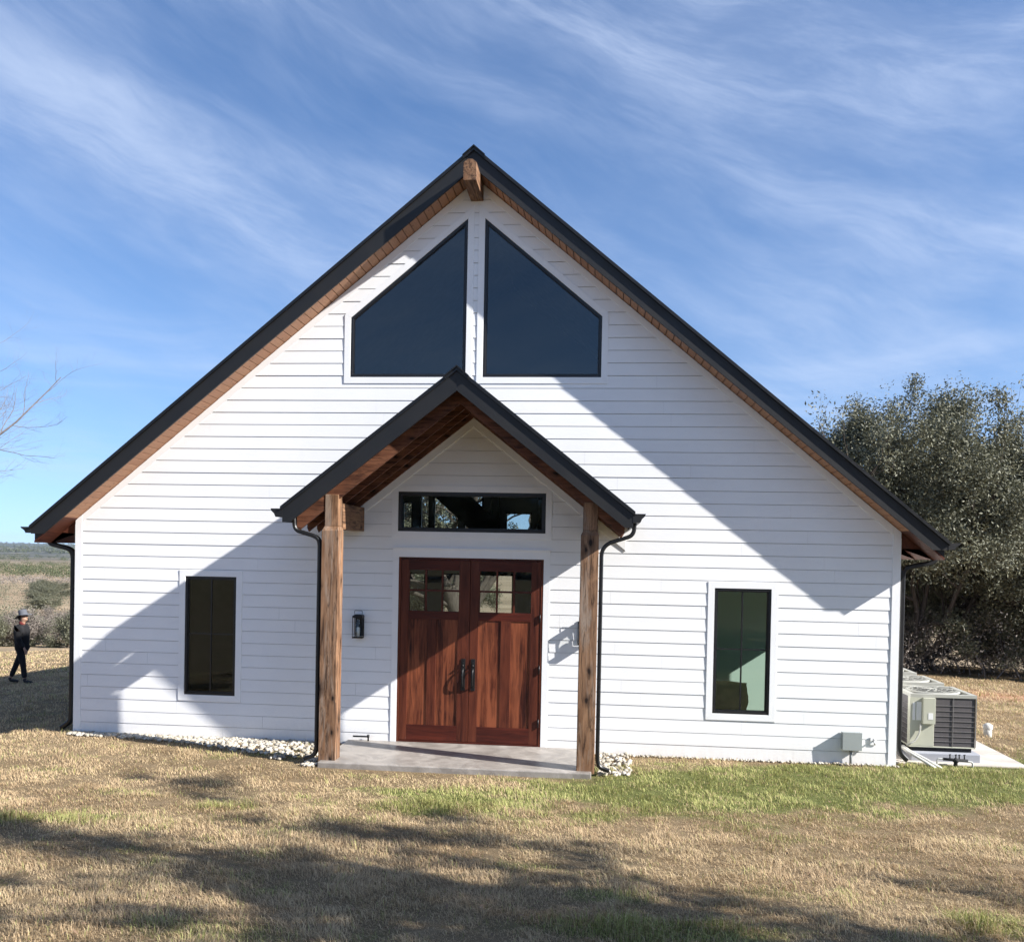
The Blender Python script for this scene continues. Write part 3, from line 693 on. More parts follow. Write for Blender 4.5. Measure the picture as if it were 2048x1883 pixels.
# porch downspouts
q = MB(); q.sweepxz(fillet([(-1.925, 2.83), (-1.915, 2.675), (-1.66, 2.605), (-1.612, 2.55), (-1.612, .12), (-1.645, .035), (-1.76, .0)], .07, 6), .046, -1.19, -1.12); P('downspout', q, M['black_metal'])
q = MB(); q.sweepxz(fillet([(2.030, 2.83), (2.020, 2.68), (1.73, 2.585), (1.664, 2.50), (1.664, .12), (1.690, .04), (1.80, .005)], .07, 6), .046, -1.19, -1.12); P('downspout', q, M['black_metal'])
# slab
q = MB(); q.prism([(-1.56, -.2), (1.60, -.2), (1.60, 0), (-1.56, 0)], -1.30, -.001); P('porch_slab', q, M['slab'], bevel=.012)

# ------------------------------------------------------------------ small fixtures on the wall
def lantern(x, label):
    t = empty('wall_lantern', (x, -.02, 1.325)); tag(t, label, 'lantern', 'wall lanterns beside the front doors')
    q = MB(); q.box(-.055, .055, -.0095, .004, .02, .30); q.build('backplate', M['black_metal'], t, .002)
    q = MB(); y0, y1 = -.112, -.010; w = .066
    q.box(-w, w, y0, y1, .0, .014)
    for sx in (-1, 1):
        for yy in (y0+.006, y1-.006): q.box(sx*w-.006 if sx > 0 else -w-.0, sx*w if sx > 0 else -w+.006, yy-.006, yy+.006, .014, .262)
    q.box(-w, w, y0, y1, .262, .285); q.add([(-w, y0, .285), (w, y0, .285), (w, y1, .285), (-w, y1, .285), (-.035, y0+.035, .305), (.035, y0+.035, .305), (.035, y1-.035, .305), (-.035, y1-.035, .305)], [(0, 1, 5, 4), (1, 2, 6, 5), (2, 3, 7, 6), (3, 0, 4, 7), (4, 5, 6, 7)])
    q.build('frame', M['black_metal'], t, .0015)
    q = MB(); q.tube(fillet([(-.05, -.061, .300), (-.05, -.061, .352), (.05, -.061, .352), (.05, -.061, .300)], .014, 4), .0035, 6); q.build('handle', M['black_metal'], t)
    q = MB(); q.revolve([(.032, .014), (.032, .18), (.020, .21), (.020, .25)], 0, -.061, 20); q.build('glass_cylinder', M['clear'], t)
    q = MB(); q.revolve([(.004, .014), (.018, .016), (.018, .13), (.012, .14), (.001, .142)], 0, -.061, 14); q.build('candle_sleeve', plain('ivory_lamp_sleeve', (.75, .72, .65), .6), t)
    return t
lantern(-1.430, 'black box wall lantern in the shade left of the front doors')
lantern(1.452, 'black box wall lantern in the sun mostly hidden behind the right porch post')
GREY = plain('grey_enclosure_paint', (.30, .325, .315), .45, .05)
t = empty('electrical_box', (4.75, -.0, -.06)); tag(t, 'grey electrical box on a short conduit low on the white wall', 'electrical box')
q = MB(); q.box(-.112, .112, -.105, -.016, .195, .406); q.build('enclosure', GREY, t, .004)
q = MB(); q.box(-.116, .116, -.112, -.1055, .191, .412); q.build('cover', GREY, t, .003)
q = MB(); q.tube([(.0, -.055, .194), (.0, -.055, -.03)], .017, 10); q.tube([(.0, -.055, .194), (.0, -.055, .165)], .024, 10); q.build('conduit', M['dark_metal'] if False else plain('galvanised_conduit', (.22, .23, .23), .5), t)
t = empty('hose_bib', (5.02, -.014, .235)); tag(t, 'small white outlet with metal spout near the right corner of the wall', 'wall outlet')
q = MB(); q.box(-.035, .035, -.012, 0, -.045, .055); q.build('backplate', M['trim'], t, .003)
q = MB(); q.tube([(0, -.012, .01), (0, -.05, .008), (.004, -.066, -.03)], [.011, .011, .010], 10); q.tube([(-.018, -.045, .032), (.018, -.045, .032)], .006, 8); q.tube([(0, -.04, .01), (0, -.042, .034)], .004, 6); q.build('spout', plain('dull_chrome', (.5, .5, .5), .3, .1, .5, .8), t)
t = MB(); t.tube(fillet([(-1.48, -.06, .055), (-1.28, -.055, .055), (-1.28, -.055, .0)], .02, 4), .011, 8); t.tube([(-1.28, -.055, .045), (-1.28, -.055, .08)], .016, 8)
tag(t.build('pipe_stub', M['black_metal']), 'small dark pipe stub where the slab meets the wall behind the left post', 'pipe')

# things seen through the right window
def crumple(o, amp, seed):
    rr = random.Random(seed)
M['sack'] = plain('tan_paper_sack', (.78, .62, .30), .9, .3, .2, 0, 9, .8, 14)
rg = np.random.default_rng(5); n1, n2 = 40, 26
V = []; 
for j in range(n2):
    z = j/(n2-1)*.70
    for i in range(n1):
        a = 2*math.pi*i/n1; ca, sa = math.cos(a), math.sin(a); w = .225-.02*math.sin(z*9); d = .14
        e = .25; x = w*abs(ca)**e*math.copysign(1, ca); y = d*abs(sa)**e*math.copysign(1, sa)
        V.append((x, y, z))
V = np.array(V); nz = vnoise(V[:, 0]*9+V[:, 1]*5+20, V[:, 2]*8+V[:, 1]*7+20, 3, 4)-.5
V[:, 0] *= 1+nz*.30; V[:, 1] *= 1+nz*.5; V[:, 2] += (vnoise(V[:, 0]*8+30, V[:, 1]*8+30, 8, 3)-.5)*.06*(V[:, 2]/.7)**2
ii = np.arange(n1*(n2-1)); a_ = ii//n1*n1+ii % n1; b_ = ii//n1*n1+(ii+1) % n1
F = np.stack([a_, b_, b_+n1, a_+n1], 1); top = np.array([[ (n2-1)*n1+i, (n2-1)*n1+(i+1), (n2-1)*n1+n1-2-i, (n2-1)*n1+n1-1-i] for i in range(n1//2-1)])
sk = np_mesh('paper_sack', V, np.concatenate([F, top]), M['sack'], None, True)
sk.location = (3.49, 1.5, -.008); tag(sk, 'crumpled tan sack standing in the pale green room behind the right window', 'sack')

# ------------------------------------------------------------------ condenser units, pad, pipes
q = MB(); q.prism([(5.315, -.16), (6.93, -.16), (6.93, -.040), (5.315, -.040)], .16, 6.5); o = q.build('pavement', M['pad'], None, .01); tag(o, kind='structure')
BEIGE = plain('beige_enamel_cabinet', (.44, .44, .35), .45, .04); RIM = plain('pale_enamel_rim', (.36, .355, .31), .5, .05)
COIL = None
def coil_mat():
    t = NT('dark_condenser_fins'); p = t.obj(); sep = t.n('SeparateXYZ'); t.L.new(p, sep.inputs[0])
    w = t.math('FRACT', t.math('MULTIPLY', sep.outputs[2], 1/.012)); w2 = t.math('FRACT', t.math('MULTIPLY', t.math('ADD', sep.outputs[0], sep.outputs[1]), 1/.015))
    f = t.math('MULTIPLY', t.rng(w, .3, .7), t.rng(w2, .3, .7)); n = t.noise(p, 6, 4, .6)
    return t.done(t.bsdf(t.mix(f, t.mix(n, (.045, .040, .042), (.085, .075, .078)), (.13, .12, .12)), .6, .4))
COIL = coil_mat(); LABEL = plain('printed_white_sticker', (.72, .72, .70), .5, .15, .4, 0, 80)
BLK = plain('black_rubber', (.015, .015, .016), .8)
def condenser(loc, label):
    t = empty('condenser_unit', loc); tag(t, label, 'air conditioner', 'condenser units beside the right wall')
    w, d, h = .80, .80, .650; b = .0165
    q = MB(); q.box(.295, w-.012, .012, .03, b, h-.02); q.box(w-.03, w-.012, .03, d-.012, b, h-.02); q.box(.012, .03, .10, d-.012, b, h-.02); q.box(.012, w-.03, d-.03, d-.012, b, h-.02); q.build('coil', COIL, t)
    q = MB(); q.box(.0, .295, .0, .10, b, h-.02); q.box(0, w, 0, d, 0.0, .016); q.build('cabinet', BEIGE, t, .006)
    q = MB(); q.box(.145, .293, -.045, -.001, .30, h-.022); q.build('service_panel', BEIGE, t, .004)
    q = MB()
    for i in range(1, 9): q.box(.298, w, .002, .008, b+i*.064, b+i*.064+.0028)
    q.box(.52, .524, .0, .008, b, h-.02); q.box(w-.010, w, -.001, .012, b, h-.02)
    for i in range(1, 9): q.box(.0, .006, .10, d, b+i*.064, b+i*.064+.0028)
    q.build('guard', plain('grey_guard_wire', (.22, .21, .20), .5), t)
    q = MB(); q.frame([(0, 0), (w, 0), (w, d), (0, d)], [(.06, .06), (w-.06, .06), (w-.06, d-.06), (.06, d-.06)], h-.02, h+.02)
    q.v = [(x, z, y) for x, y, z in q.v]; q.f = [f[::-1] for f in q.f]
    # fan ring
    q.revolve([(.31, h-.01), (.33, h+.012), (.31, h+.028), (.295, h+.012)], w/2, d/2, 28); q.build('top_rim', RIM, t)
    q = MB(); q.add([(.05, .05, h-.012), (w-.05, .05, h-.012), (w-.05, d-.05, h-.012), (.05, d-.05, h-.012)], [(0, 1, 2, 3)]); q.build('fan_recess', BLK, t)
    q = MB()
    for r in (.06, .12, .18, .24, .29):
        pts = [(w/2+r*math.cos(a), d/2+r*math.sin(a), h+.030+.012*(1-r/.3)) for a in [2*math.pi*i/24 for i in range(25)]]; q.tube(pts, .0028, 5, caps=False)
    for i in range(8):
        a = 2*math.pi*i/8+.2; q.tube([(w/2, d/2, h+.045), (w/2+.31*math.cos(a), d/2+.31*math.sin(a), h+.028)], .004, 5)
    q.revolve([(.0, h+.045), (.055, h+.043), (.055, h+.01)], w/2, d/2, 16); q.build('fan_guard', RIM, t)
    q = MB(); q.box(.028, .060, -.003, -.0005, .34, .56); q.box(.075, .135, -.003, -.0005, .34, .57); q.box(.205, .262, -.048, -.0456, .36, .44); q.build('sticker', LABEL, t)
    q = MB(); q.tube(fillet([(.120, -.02, .30), (.115, -.03, .20), (.06, -.05, .09), (-.05, -.06, .03)], .05, 4), .012, 8); q.build('conduit', RIM, t)
    q = MB(); q.box(.04, w-.04, .03, d-.03, -.05, -.0005); q.build('riser', BLK, t)
    return t
c1 = condenser((5.568, .350, .115), 'nearest beige condenser unit at the right corner of the house')
for i, (y, lab) in enumerate(((1.45, 'middle condenser unit directly behind the nearest one'), (2.55, 'farthest condenser unit, only its top showing'))):
    c = copy_tree(c1); c.location = (5.568, y, .115); c['label'] = lab
q = MB(); q.box(5.56, 6.40, .27, 1.20, -.062, .064); tag(q.build('equipment_base', plain('light_grey_base', (.30, .31, .34), .8, .08), None, .012), 'light grey base slab under the nearest condenser unit', 'equipment base')
q = MB(); q.box(5.56, 6.40, 1.40, 3.4, -.062, .064); tag(q.build('equipment_base', plain('light_grey_base', (.30, .31, .34), .8, .08), None, .012), 'long grey base under the two rear condenser units', 'equipment base')
PVC = plain('white_pvc', (.55, .54, .49), .45, .05)
for (dx, lab) in ((0, 'white plastic drain pipe nearest the house corner running to the lawn'), (.06, 'second white plastic drain pipe running beside the first to the lawn')):
    q = MB(); q.tube(fillet([(5.50+dx*.5, .46, .10), (5.50+dx*.6, .22, .085), (5.62+dx, .12, .02), (5.80+dx*1.2, -.02, -.085)], .08, 5), .018, 10)
    tag(q.build('drain_pipe', PVC), lab, 'pipe', 'white drain pipes by the condenser')
t = empty('valve_manifold', (6.04, .10, -.07)); tag(t, 'dark pipe manifold with three small valves and grey legs in front of the condenser', 'valve manifold')
q = MB(); q.tube(fillet([(-.22, 0, -.04), (-.22, 0, .105), (.20, 0, .075), (.20, 0, -.04)], .03, 4), .011, 8); q.build('pipe', plain('grey_pipe', (.42, .42, .40), .6), t)
q = MB(); q.revolve([(.0, -.03), (.045, -.03), (.03, .0), (.022, .06), (.038, .075), (.038, .10), (.02, .115), (.0, .115)], .0, 0, 12); q.tube([(-.15, 0, .10), (.14, 0, .09)], .018, 8); q.build('body', BLK, t)
for xx in (-.07, .0, .04, .10):
    q = MB(); q.tube([(xx, 0, .10), (xx, 0, .155)], .008, 6); q.tube([(xx-.012, 0, .155), (xx+.012, 0, .160)], .007, 6); q.build('valve', BLK, t)
t = empty('cleanout_pipe', (7.274, 2.247, float(ground_z(7.274, 2.247)))); tag(t, 'short white capped pipe standing in the lawn right of the condenser', 'pipe')
q = MB(); q.tube([(0, 0, -.05), (0, 0, .14)], .055, 18); q.build('pipe', PVC, t)
q = MB(); q.revolve([(.066, .12), (.066, .175), (.045, .185), (.03, .20), (0, .20)], 0, 0, 18); q.build('cap', PVC, t)

# ------------------------------------------------------------------ vegetation
def leaf_mat(name, dark, light, rough=.5, trans=.25, sc=.8):
    t = NT(name); p = t.pos(); at = t.n('Attribute', _attribute_name='rnd').outputs['Fac']
    n = t.noise(p, sc, 4, .6)
    c = t.mix(t.math('ADD', t.math('MULTIPLY', at, .65), t.math('MULTIPLY', n, .35)), dark, light)
    sh = t.bsdf(c, rough, .5)
    if trans:
        tl = t.n('BsdfTranslucent'); t.L.new(c, tl.inputs[0]); mx = t.n('MixShader', i0=trans); t.L.new(sh, mx.inputs[1]); t.L.new(tl.outputs[0], mx.inputs[2]); sh = mx.outputs[0]
    return t.done(sh)
M['oakleaf'] = leaf_mat('live_oak_leaves', (.035, .040, .022), (.22, .215, .135), .62, .18)
M['juniper'] = leaf_mat('juniper_foliage', (.035, .045, .018), (.10, .115, .045), .7, .1)
M['scrubleaf'] = leaf_mat('dry_scrub_foliage', (.12, .10, .085), (.26, .225, .19), .8, .1)
def bark_mat(name, a, b):
    t = NT(name); p = t.obj(); n = t.noise(t.mapping(p, (3, 3, .8)), 6, 6, .7, .5)
    return t.done(t.bsdf(t.mix(t.rng(n, .3, .7), a, b), .9, .2, 0, t.bump(n, .6, .03)))
M['oakbark'] = bark_mat('oak_bark', (.035, .028, .023), (.11, .09, .075))
M['greybark'] = bark_mat('pale_bare_bark', (.13, .11, .10), (.26, .225, .21))

class TreeB:
    """branch skeleton -> one tube mesh; tips collected for leaves"""
    def __init__(s, seed): s.rg = random.Random(seed); s.V = []; s.F = []; s.nv = 0; s.tips = []
    def ring_tube(s, pts, rad, n):
        pts = np.array(pts); t = np.gradient(pts, axis=0); t /= np.linalg.norm(t, axis=1)[:, None]+1e-9
        ref = np.array([.31, .17, .93]) if abs(t[0][2]) < .9 else np.array([.93, .3, .1])
        a = np.cross(t, ref); a /= np.linalg.norm(a, axis=1)[:, None]+1e-9; b = np.cross(t, a)
        an = 2*np.pi*np.arange(n)/n; c, d = np.cos(an), np.sin(an)
        V = pts[:, None, :]+(a[:, None, :]*c[None, :, None]+b[:, None, :]*d[None, :, None])*np.array(rad)[:, None, None]
        m = len(pts); s.V.append(V.reshape(-1, 3)); i = np.arange((m-1)*n); r = i//n; k = i % n
        s.F.append(np.stack([r*n+k, r*n+(k+1) % n, (r+1)*n+(k+1) % n, (r+1)*n+k], 1)+s.nv); s.nv += m*n
    def grow(s, p, d, L, r, lev, P):
        rg = s.rg; nseg = P['seg'][lev]; pts = [Vector(p)]; rad = [r]; d = Vector(d).normalized(); r1 = r*P['taper'][lev]; w = P['wig'][lev]
        for i in range(nseg):
            if lev and pts[-1].z < P.get('zmin', -9): d.z = abs(d.z)+.15
            d = (d+Vector((rg.gauss(0, w), rg.gauss(0, w), rg.gauss(0, w)*.8+P['up'][lev]))).normalized()
            pts.append(pts[-1]+d*(L/nseg)); rad.append(r+(r1-r)*(i+1)/nseg)
        s.ring_tube(pts, rad, P['sides'][lev])
        if lev >= P['leaflev']:
            for q in pts[1:]: s.tips.append(tuple(q))
        if lev+1 < P['levels']:
            nc = P['kids'][lev]
            for i in range(nc):
                f = P['start'][lev]+(1-P['start'][lev])*(i+rg.random()*.8)/nc; f = min(f, .999); x = f*nseg; j = min(int(x), nseg-1); q = pts[j].lerp(pts[j+1], x-j)
                t = (pts[j+1]-pts[j]).normalized(); ax = t.orthogonal().normalized(); ax.rotate(Matrix.Rotation(rg.uniform(0, 2*math.pi), 3, t))
                an = R(rg.uniform(*P['ang'][lev])); nd = t*math.cos(an)+ax*math.sin(an)
                rr = (rad[j]*(1-(x-j))+rad[j+1]*(x-j))*P['rk'][lev]*rg.uniform(.75, 1)
                s.grow(q, nd, L*P['lk'][lev]*rg.uniform(.7, 1.15)*(1-.35*f if lev else 1), rr, lev+1, P)
    def fit(s, rx, ry, z0, z1):
        T = np.array(s.tips) if s.tips else np.concatenate(s.V); lo = np.percentile(T, 1, axis=0); hi = np.percentile(T, 99, axis=0)
        f = np.array([2*rx/(hi[0]-lo[0]), 2*ry/(hi[1]-lo[1]), (z1-z0)/(hi[2]-lo[2])])
        off = np.array([-(hi[0]+lo[0])/2*f[0], -(hi[1]+lo[1])/2*f[1], z1-hi[2]*f[2]])
        def warp(V):
            V = V*f; w = sstep(0, 2.2, V[:, 2]); V = V+off*np.stack([w, w, w], 1); return V
        s.V = [warp(v) for v in s.V]; s.tips = [tuple(v) for v in warp(np.array(s.tips))] if s.tips else []
    def wood(s, name, mat, parent): return np_mesh(name, np.concatenate(s.V), np.concatenate(s.F), mat, parent, True)
def leaves(name, centers, per, sig, size, mat, parent, seed, flat=.75):
    rg = np.random.default_rng(seed); C = np.repeat(np.array(centers), per, 0); n = len(C)
    c = C+rg.normal(0, 1, (n, 3))*sig*np.array([1, 1, flat]); 
    a = rg.normal(0, 1, (n, 3)); a /= np.linalg.norm(a, axis=1)[:, None]; b = np.cross(a, rg.normal(0, 1, (n, 3))); b /= np.linalg.norm(b, axis=1)[:, None]+1e-9
    sz = size*rg.uniform(.6, 1.3, n)[:, None]
    V = np.stack([c-a*sz, c-b*sz*.42+a*sz*.1, c+a*sz, c+b*sz*.42+a*sz*.1], 1).reshape(-1, 3)
    F = np.arange(4*n).reshape(-1, 4); rn = np.repeat(rg.random(n), 4)
    return np_mesh(name, V, F, mat, parent, False, dict(rnd=rn))
OAK = dict(levels=5, leaflev=3, seg=[4, 8, 7, 5, 4], taper=[.8, .42, .4, .4, .3], wig=[.10, .20, .26, .30, .30], up=[.02, .07, .06, .04, .03], sides=[10, 8, 6, 4, 3], zmin=1.3,
           kids=[6, 7, 6, 4], start=[.35, .3, .25, .2], ang=[(30, 62), (25, 60), (25, 65), (25, 70)], rk=[.62, .6, .6, .55], lk=[2.3, .58, .50, .45])
def make_oak(seed, dims, per=18, size=.052, sig=.20, mat='oakleaf', lobes=0, gaps=0, **kw):
    P_ = dict(OAK); P_.update(kw)
    t = TreeB(seed); rg = t.rg
    for i in range(3):
        a = 2*math.pi*(i/3+rg.random()*.2); t.grow((math.cos(a)*.22, math.sin(a)*.22, -.3), (math.cos(a)*.40, math.sin(a)*.40, 1), 1.9, .17, 0, P_)
    t.fit(dims[0]*.92, dims[1]*.92, dims[2], dims[2]+(dims[3]-dims[2])*(.90 if lobes else 1))
    T = np.array(t.tips); rx, ry, z0, z1 = dims; g = np.random.default_rng(seed); zc = z0+(z1-z0)*.45
    if lobes:
        a = g.uniform(0, 2*np.pi, lobes); el = np.arcsin(g.uniform(-.35, 1, lobes)); k = g.uniform(.66, .86, lobes)[:, None]
        C = np.stack([np.cos(a)*np.cos(el)*rx, np.sin(a)*np.cos(el)*ry, np.sin(el)*(z1-zc)], 1)*k+[0, 0, zc]
        n = 150; rr_ = g.uniform(.55, 1.05, lobes); L = np.repeat(C, n, 0)+g.normal(0, 1, (lobes*n, 3))*np.repeat(rr_, n)[:, None]*.52*np.array([1, 1, .8]); T = np.concatenate([T, L])
        d = (T-[0, 0, zc])/np.array([rx*1.04, ry*1.04, (z1-zc)*1.03]); r = np.linalg.norm(d, axis=1); bump = .82+.36*vnoise(np.arctan2(d[:, 1], d[:, 0])*2.6+9, d[:, 2]*3+9, seed, 3); out = (r > bump) & (T[:, 2] > zc-.6)
        T = T[~out | (g.random(len(T)) < .06)]
    if gaps:
        q = vnoise(T[:, 0]*1.7+T[:, 2]*.9+40, T[:, 1]*1.7-T[:, 2]*.7+40, seed, 2); T = T[q > gaps]
    e = empty('live_oak'); t.wood('trunk', M['oakbark'], e); leaves('crown', T, per, sig, size, M[mat], e, seed)
    return e
oakA = make_oak(3, (4.3, 4.0, .6, 8.35), 19, .046, .15, lobes=52, gaps=.43); oakB = make_oak(8, (4.3, 4.3, .5, 7.5), 19, .046, .15, lobes=56, gaps=.43)
oakS = make_oak(15, (6.9, 3.8, 1.8, 9.4), 15, .055, .105, gaps=.50, kids=[5, 6, 4, 3])
def put(o, x, y, rz, s, label, dz=0, grp=None, cat='tree'):
    o.location = (x, y, float(ground_z(x, y))+dz); o.rotation_euler = (0, 0, R(rz)); o.scale = (s, s, s); tag(o, label, cat, grp); return o
OG = 'live oaks around the lawn'
put(oakA, 10.6, 16.0, 250, 1.0, 'large live oak rising behind the right eave of the house', 0, OG)
put(oakB, 15.4, 17.5, 100, 1.0, 'live oak at the right edge beyond the condenser units', 0, OG)
put(copy_tree(oakA), 9.4, 22.5, 120, .93, 'live oak farther back, partly hidden by the roof edge', 0, OG)
put(copy_tree(oakB), 13.2, 24.0, 320, 1.0, 'rear live oak filling the gap between the two large ones', -.3, OG)
# oaks off the right edge: their shade is what falls on the lawn
put(oakS, 11.8, -10.55, -17, 1.0, 'live oak just off the right of the frame shading the near lawn', 0, OG)
# oaks seen through the rear glazing
put(copy_tree(oakS), -3.4, 21.5, 35, 1.0, 'open crowned live oak behind the house, glimpsed through the transom glass', .4, OG)
put(copy_tree(oakB), -9.5, 46, 70, 1.1, 'distant live oak glimpsed through the left door panes', 0, OG)
# oaks behind the camera, mirrored in the glass
for i, (x, y, rz, s, src) in enumerate(((-9, -34, 10, .8, 0), (-3.2, -31, 90, .8, 1), (3.5, -35, 200, .8, 0))):
    put(copy_tree(oakA if src == 0 else oakB), x, y, rz, s, ['live oak behind the viewer to the left, mirrored in the window glass', 'live oak straight behind the viewer, mirrored in the window glass', 'smaller live oak behind the viewer to the right'][i], 0, OG)
# bare tree off the left edge
BARE = dict(levels=6, leaflev=5, seg=[5, 8, 7, 6, 5, 4], taper=[.7, .22, .25, .3, .35, .4], wig=[.06, .12, .16, .18, .20, .2], up=[.02, .04, .05, .05, .05, .04], sides=[10, 7, 5, 4, 3, 3], zmin=3.2,
            kids=[14, 10, 8, 6, 4], start=[.4, .15, .12, .15, .2], ang=[(30, 70), (25, 60), (25, 60), (20, 55), (20, 50)], rk=[.42, .5, .52, .55, .6], lk=[1.0, .5, .5, .5, .5])
tb = TreeB(12); tb.grow((0, 0, -.3), (.05, 0, 1), 3.9, .11, 0, BARE); tb.fit(3.3, 3.3, 4.2, 8.6); tb.tips = []; bt = empty('bare_tree'); tb.wood('trunk', M['greybark'], bt)
put(bt, -14.95, 8.5, 150, 1.0, 'bare winter tree whose pale twigs reach in from the left edge')

# undergrowth behind the condenser units
rg = np.random.default_rng(9)
def thicket(name, n, xr, yr, h, mat, per, size, sig, seed, label, cat, twigs=True):
    rg = np.random.default_rng(seed); x = rg.uniform(*xr, n); y = rg.uniform(*yr, n); z = ground_z(x, y)+rg.uniform(.0, 1, n)**1.3*h
    e = empty(name); tag(e, label, cat, None, 'stuff')
    leaves('foliage', np.stack([x, y, z], 1), per, sig, size, mat, e, seed)
    if twigs:
        t = TreeB(seed); P_ = dict(levels=3, leaflev=9, seg=[5, 4, 3], taper=[.4, .4, .4], wig=[.25, .3, .3], up=[.05, .03, .02], sides=[4, 3, 3], kids=[4, 3], start=[.2, .2], ang=[(25, 70), (25, 70)], rk=[.6, .6], lk=[.6, .5])
        for i in range(n//5):
            a = t.rg.uniform(0, 6.3); t.grow((x[i], y[i], float(ground_z(x[i], y[i]))-.05), (math.cos(a)*.7, math.sin(a)*.7, 1), h*t.rg.uniform(.6, 1.1), .022, 0, P_)
        t.wood('twigs', M['greybark'], e)
    return e
thicket('undergrowth', 520, (7.2, 22), (14.0, 20), 1.6, M['scrubleaf'], 60, .035, .28, 41, 'tangled dry undergrowth below the live oaks', 'undergrowth')
thicket('undergrowth', 500, (7.0, 24), (20, 27), 3.4, M['oakleaf'], 70, .05, .42, 42, 'dense dark thicket behind the live oaks', 'thicket', False)

# scrub trees in the left gap
def make_bush(seed, mat, h, w, nclump, per, size, sig, bark='oakbark', bare=False):
    t = TreeB(seed); P_ = dict(levels=4, leaflev=2, seg=[4, 5, 4, 3], taper=[.7, .4, .4, .4], wig=[.12, .22, .25, .25], up=[.02, .05, .05, .03], sides=[6, 4, 3, 3], kids=[5, 5, 3], start=[.3, .2, .2], ang=[(30, 65), (25, 60), (25, 60)], rk=[.6, .6, .6], lk=[w, .55, .5])
    for i in range(2): a = t.rg.uniform(0, 6.3); t.grow((math.cos(a)*.15, math.sin(a)*.15, -.3), (math.cos(a)*.3, math.sin(a)*.3, 1), h*.42, .09, 0, P_)
    e = empty('scrub_tree'); t.wood('trunk', M[bark], e); leaves('crown', t.tips, per, sig, size, M[mat], e, seed); return e
protos = [make_bush(21, 'scrubleaf', 2.6, 1.5, 0, 22, .05, .22, 'greybark'), make_bush(22, 'oakleaf', 2.6, 1.6, 0, 34, .06, .24), make_bush(23, 'juniper', 2.6, 1.4, 0, 40, .07, .26)]
used = [False]*3
rr = random.Random(77)
def scrub(x, y, k, s, label, grp):
    o = protos[k] if not used[k] else copy_tree(protos[k]); used[k] = True
    return put(o, x, y, rr.uniform(0, 360), s, label, 0, grp)
def gapx(Y, u):     # world x seen at column u (photo px) at distance Y
    return CAM['x']+(u-1205)/1830*(Y+11.6)
GN = 'scrub trees in the valley left of the house'
# nearest row of grey scrub behind the walker
ORD = ['nearest', 'second nearest', 'third nearest', 'fourth nearest', 'fifth nearest', 'sixth nearest', 'seventh nearest', 'eighth nearest', 'ninth nearest', 'tenth nearest', 'eleventh nearest', 'twelfth nearest', 'thirteenth nearest', 'farthest']
POS = ['first', 'second', 'third', 'fourth', 'fifth', 'sixth', 'seventh', 'eighth', 'ninth', 'tenth', 'eleventh', 'twelfth']
for i in range(12):
    Y = rr.uniform(34, 46); u = -190+i*31+rr.uniform(-7, 7); k = 0 if i % 3 else 1
    scrub(gapx(Y, u), Y, k, rr.uniform(.72, .98), ('grey twiggy' if k == 0 else 'dark leafy')+' scrub tree along the far lawn edge, '+POS[11-i]+' from the house', 'scrub row along the far lawn edge')
for i, Y in enumerate(sorted(rr.uniform(84, 150) for _ in range(14))):
    u = -150+((i*7) % 14)*25+rr.uniform(-10, 10)
    sc_o = scrub(gapx(Y, u), Y, 1 if rr.random() < .8 else 2, rr.uniform(.7, 1.1), ORD[i]+' dark oak on the pale valley slope left of the house', 'dark oaks on the pale valley slope'); sc_o.scale = (sc_o.scale[0]*rr.uniform(1.4, 2.1), sc_o.scale[1]*1.4, sc_o.scale[2]*rr.uniform(.6, .8)); sc_o.rotation_euler = (0, 0, rr.uniform(-.4, .4))
def woodland(name, n, yr, hh, mat, per, size, seed, label, urange=(-900, 700)):
    rg = np.random.default_rng(seed); Y = rg.uniform(0, 1, n)**1.2*(yr[1]-yr[0])+yr[0]; u = rg.uniform(*urange, n); X = CAM['x']+(u-1205)/1830*(Y+11.6)
    keep = vnoise(X/(yr[0]*.15), Y/(yr[0]*.4), seed, 3) > .42; X = X[keep]; Y = Y[keep]; h = rg.uniform(.5, 1, len(X))*hh
    C = np.stack([X, Y, ground_z(X, Y)+h*.5], 1)
    o = leaves(name, C, per, hh*.42, size, M[mat], None, seed, .55); return tag(o, label, 'woodland', None, 'stuff')
woodland('valley_scrub', 420, (58, 175), 1.5, 'oakleaf', 70, .10, 50, 'low dark scrub dotted over the pale valley slope', (-400, 420))
woodland('grey_brush', 700, (180, 235), 1.8, 'scrubleaf', 60, .20, 51, 'band of grey brush across the valley floor')
woodland('juniper_woodland', 1500, (260, 620), 3.0, 'juniper', 70, .30, 52, 'broad band of green juniper woodland in the valley')
woodland('juniper_woodland', 900, (800, 1500), 4, 'juniper', 60, .6, 53, 'thin dark tree line beyond the green woodland')
woodland('hill_woodland', 2600, (1900, 5200), 7, 'juniper', 40, 2.2, 54, 'dark woodland covering the distant hills')

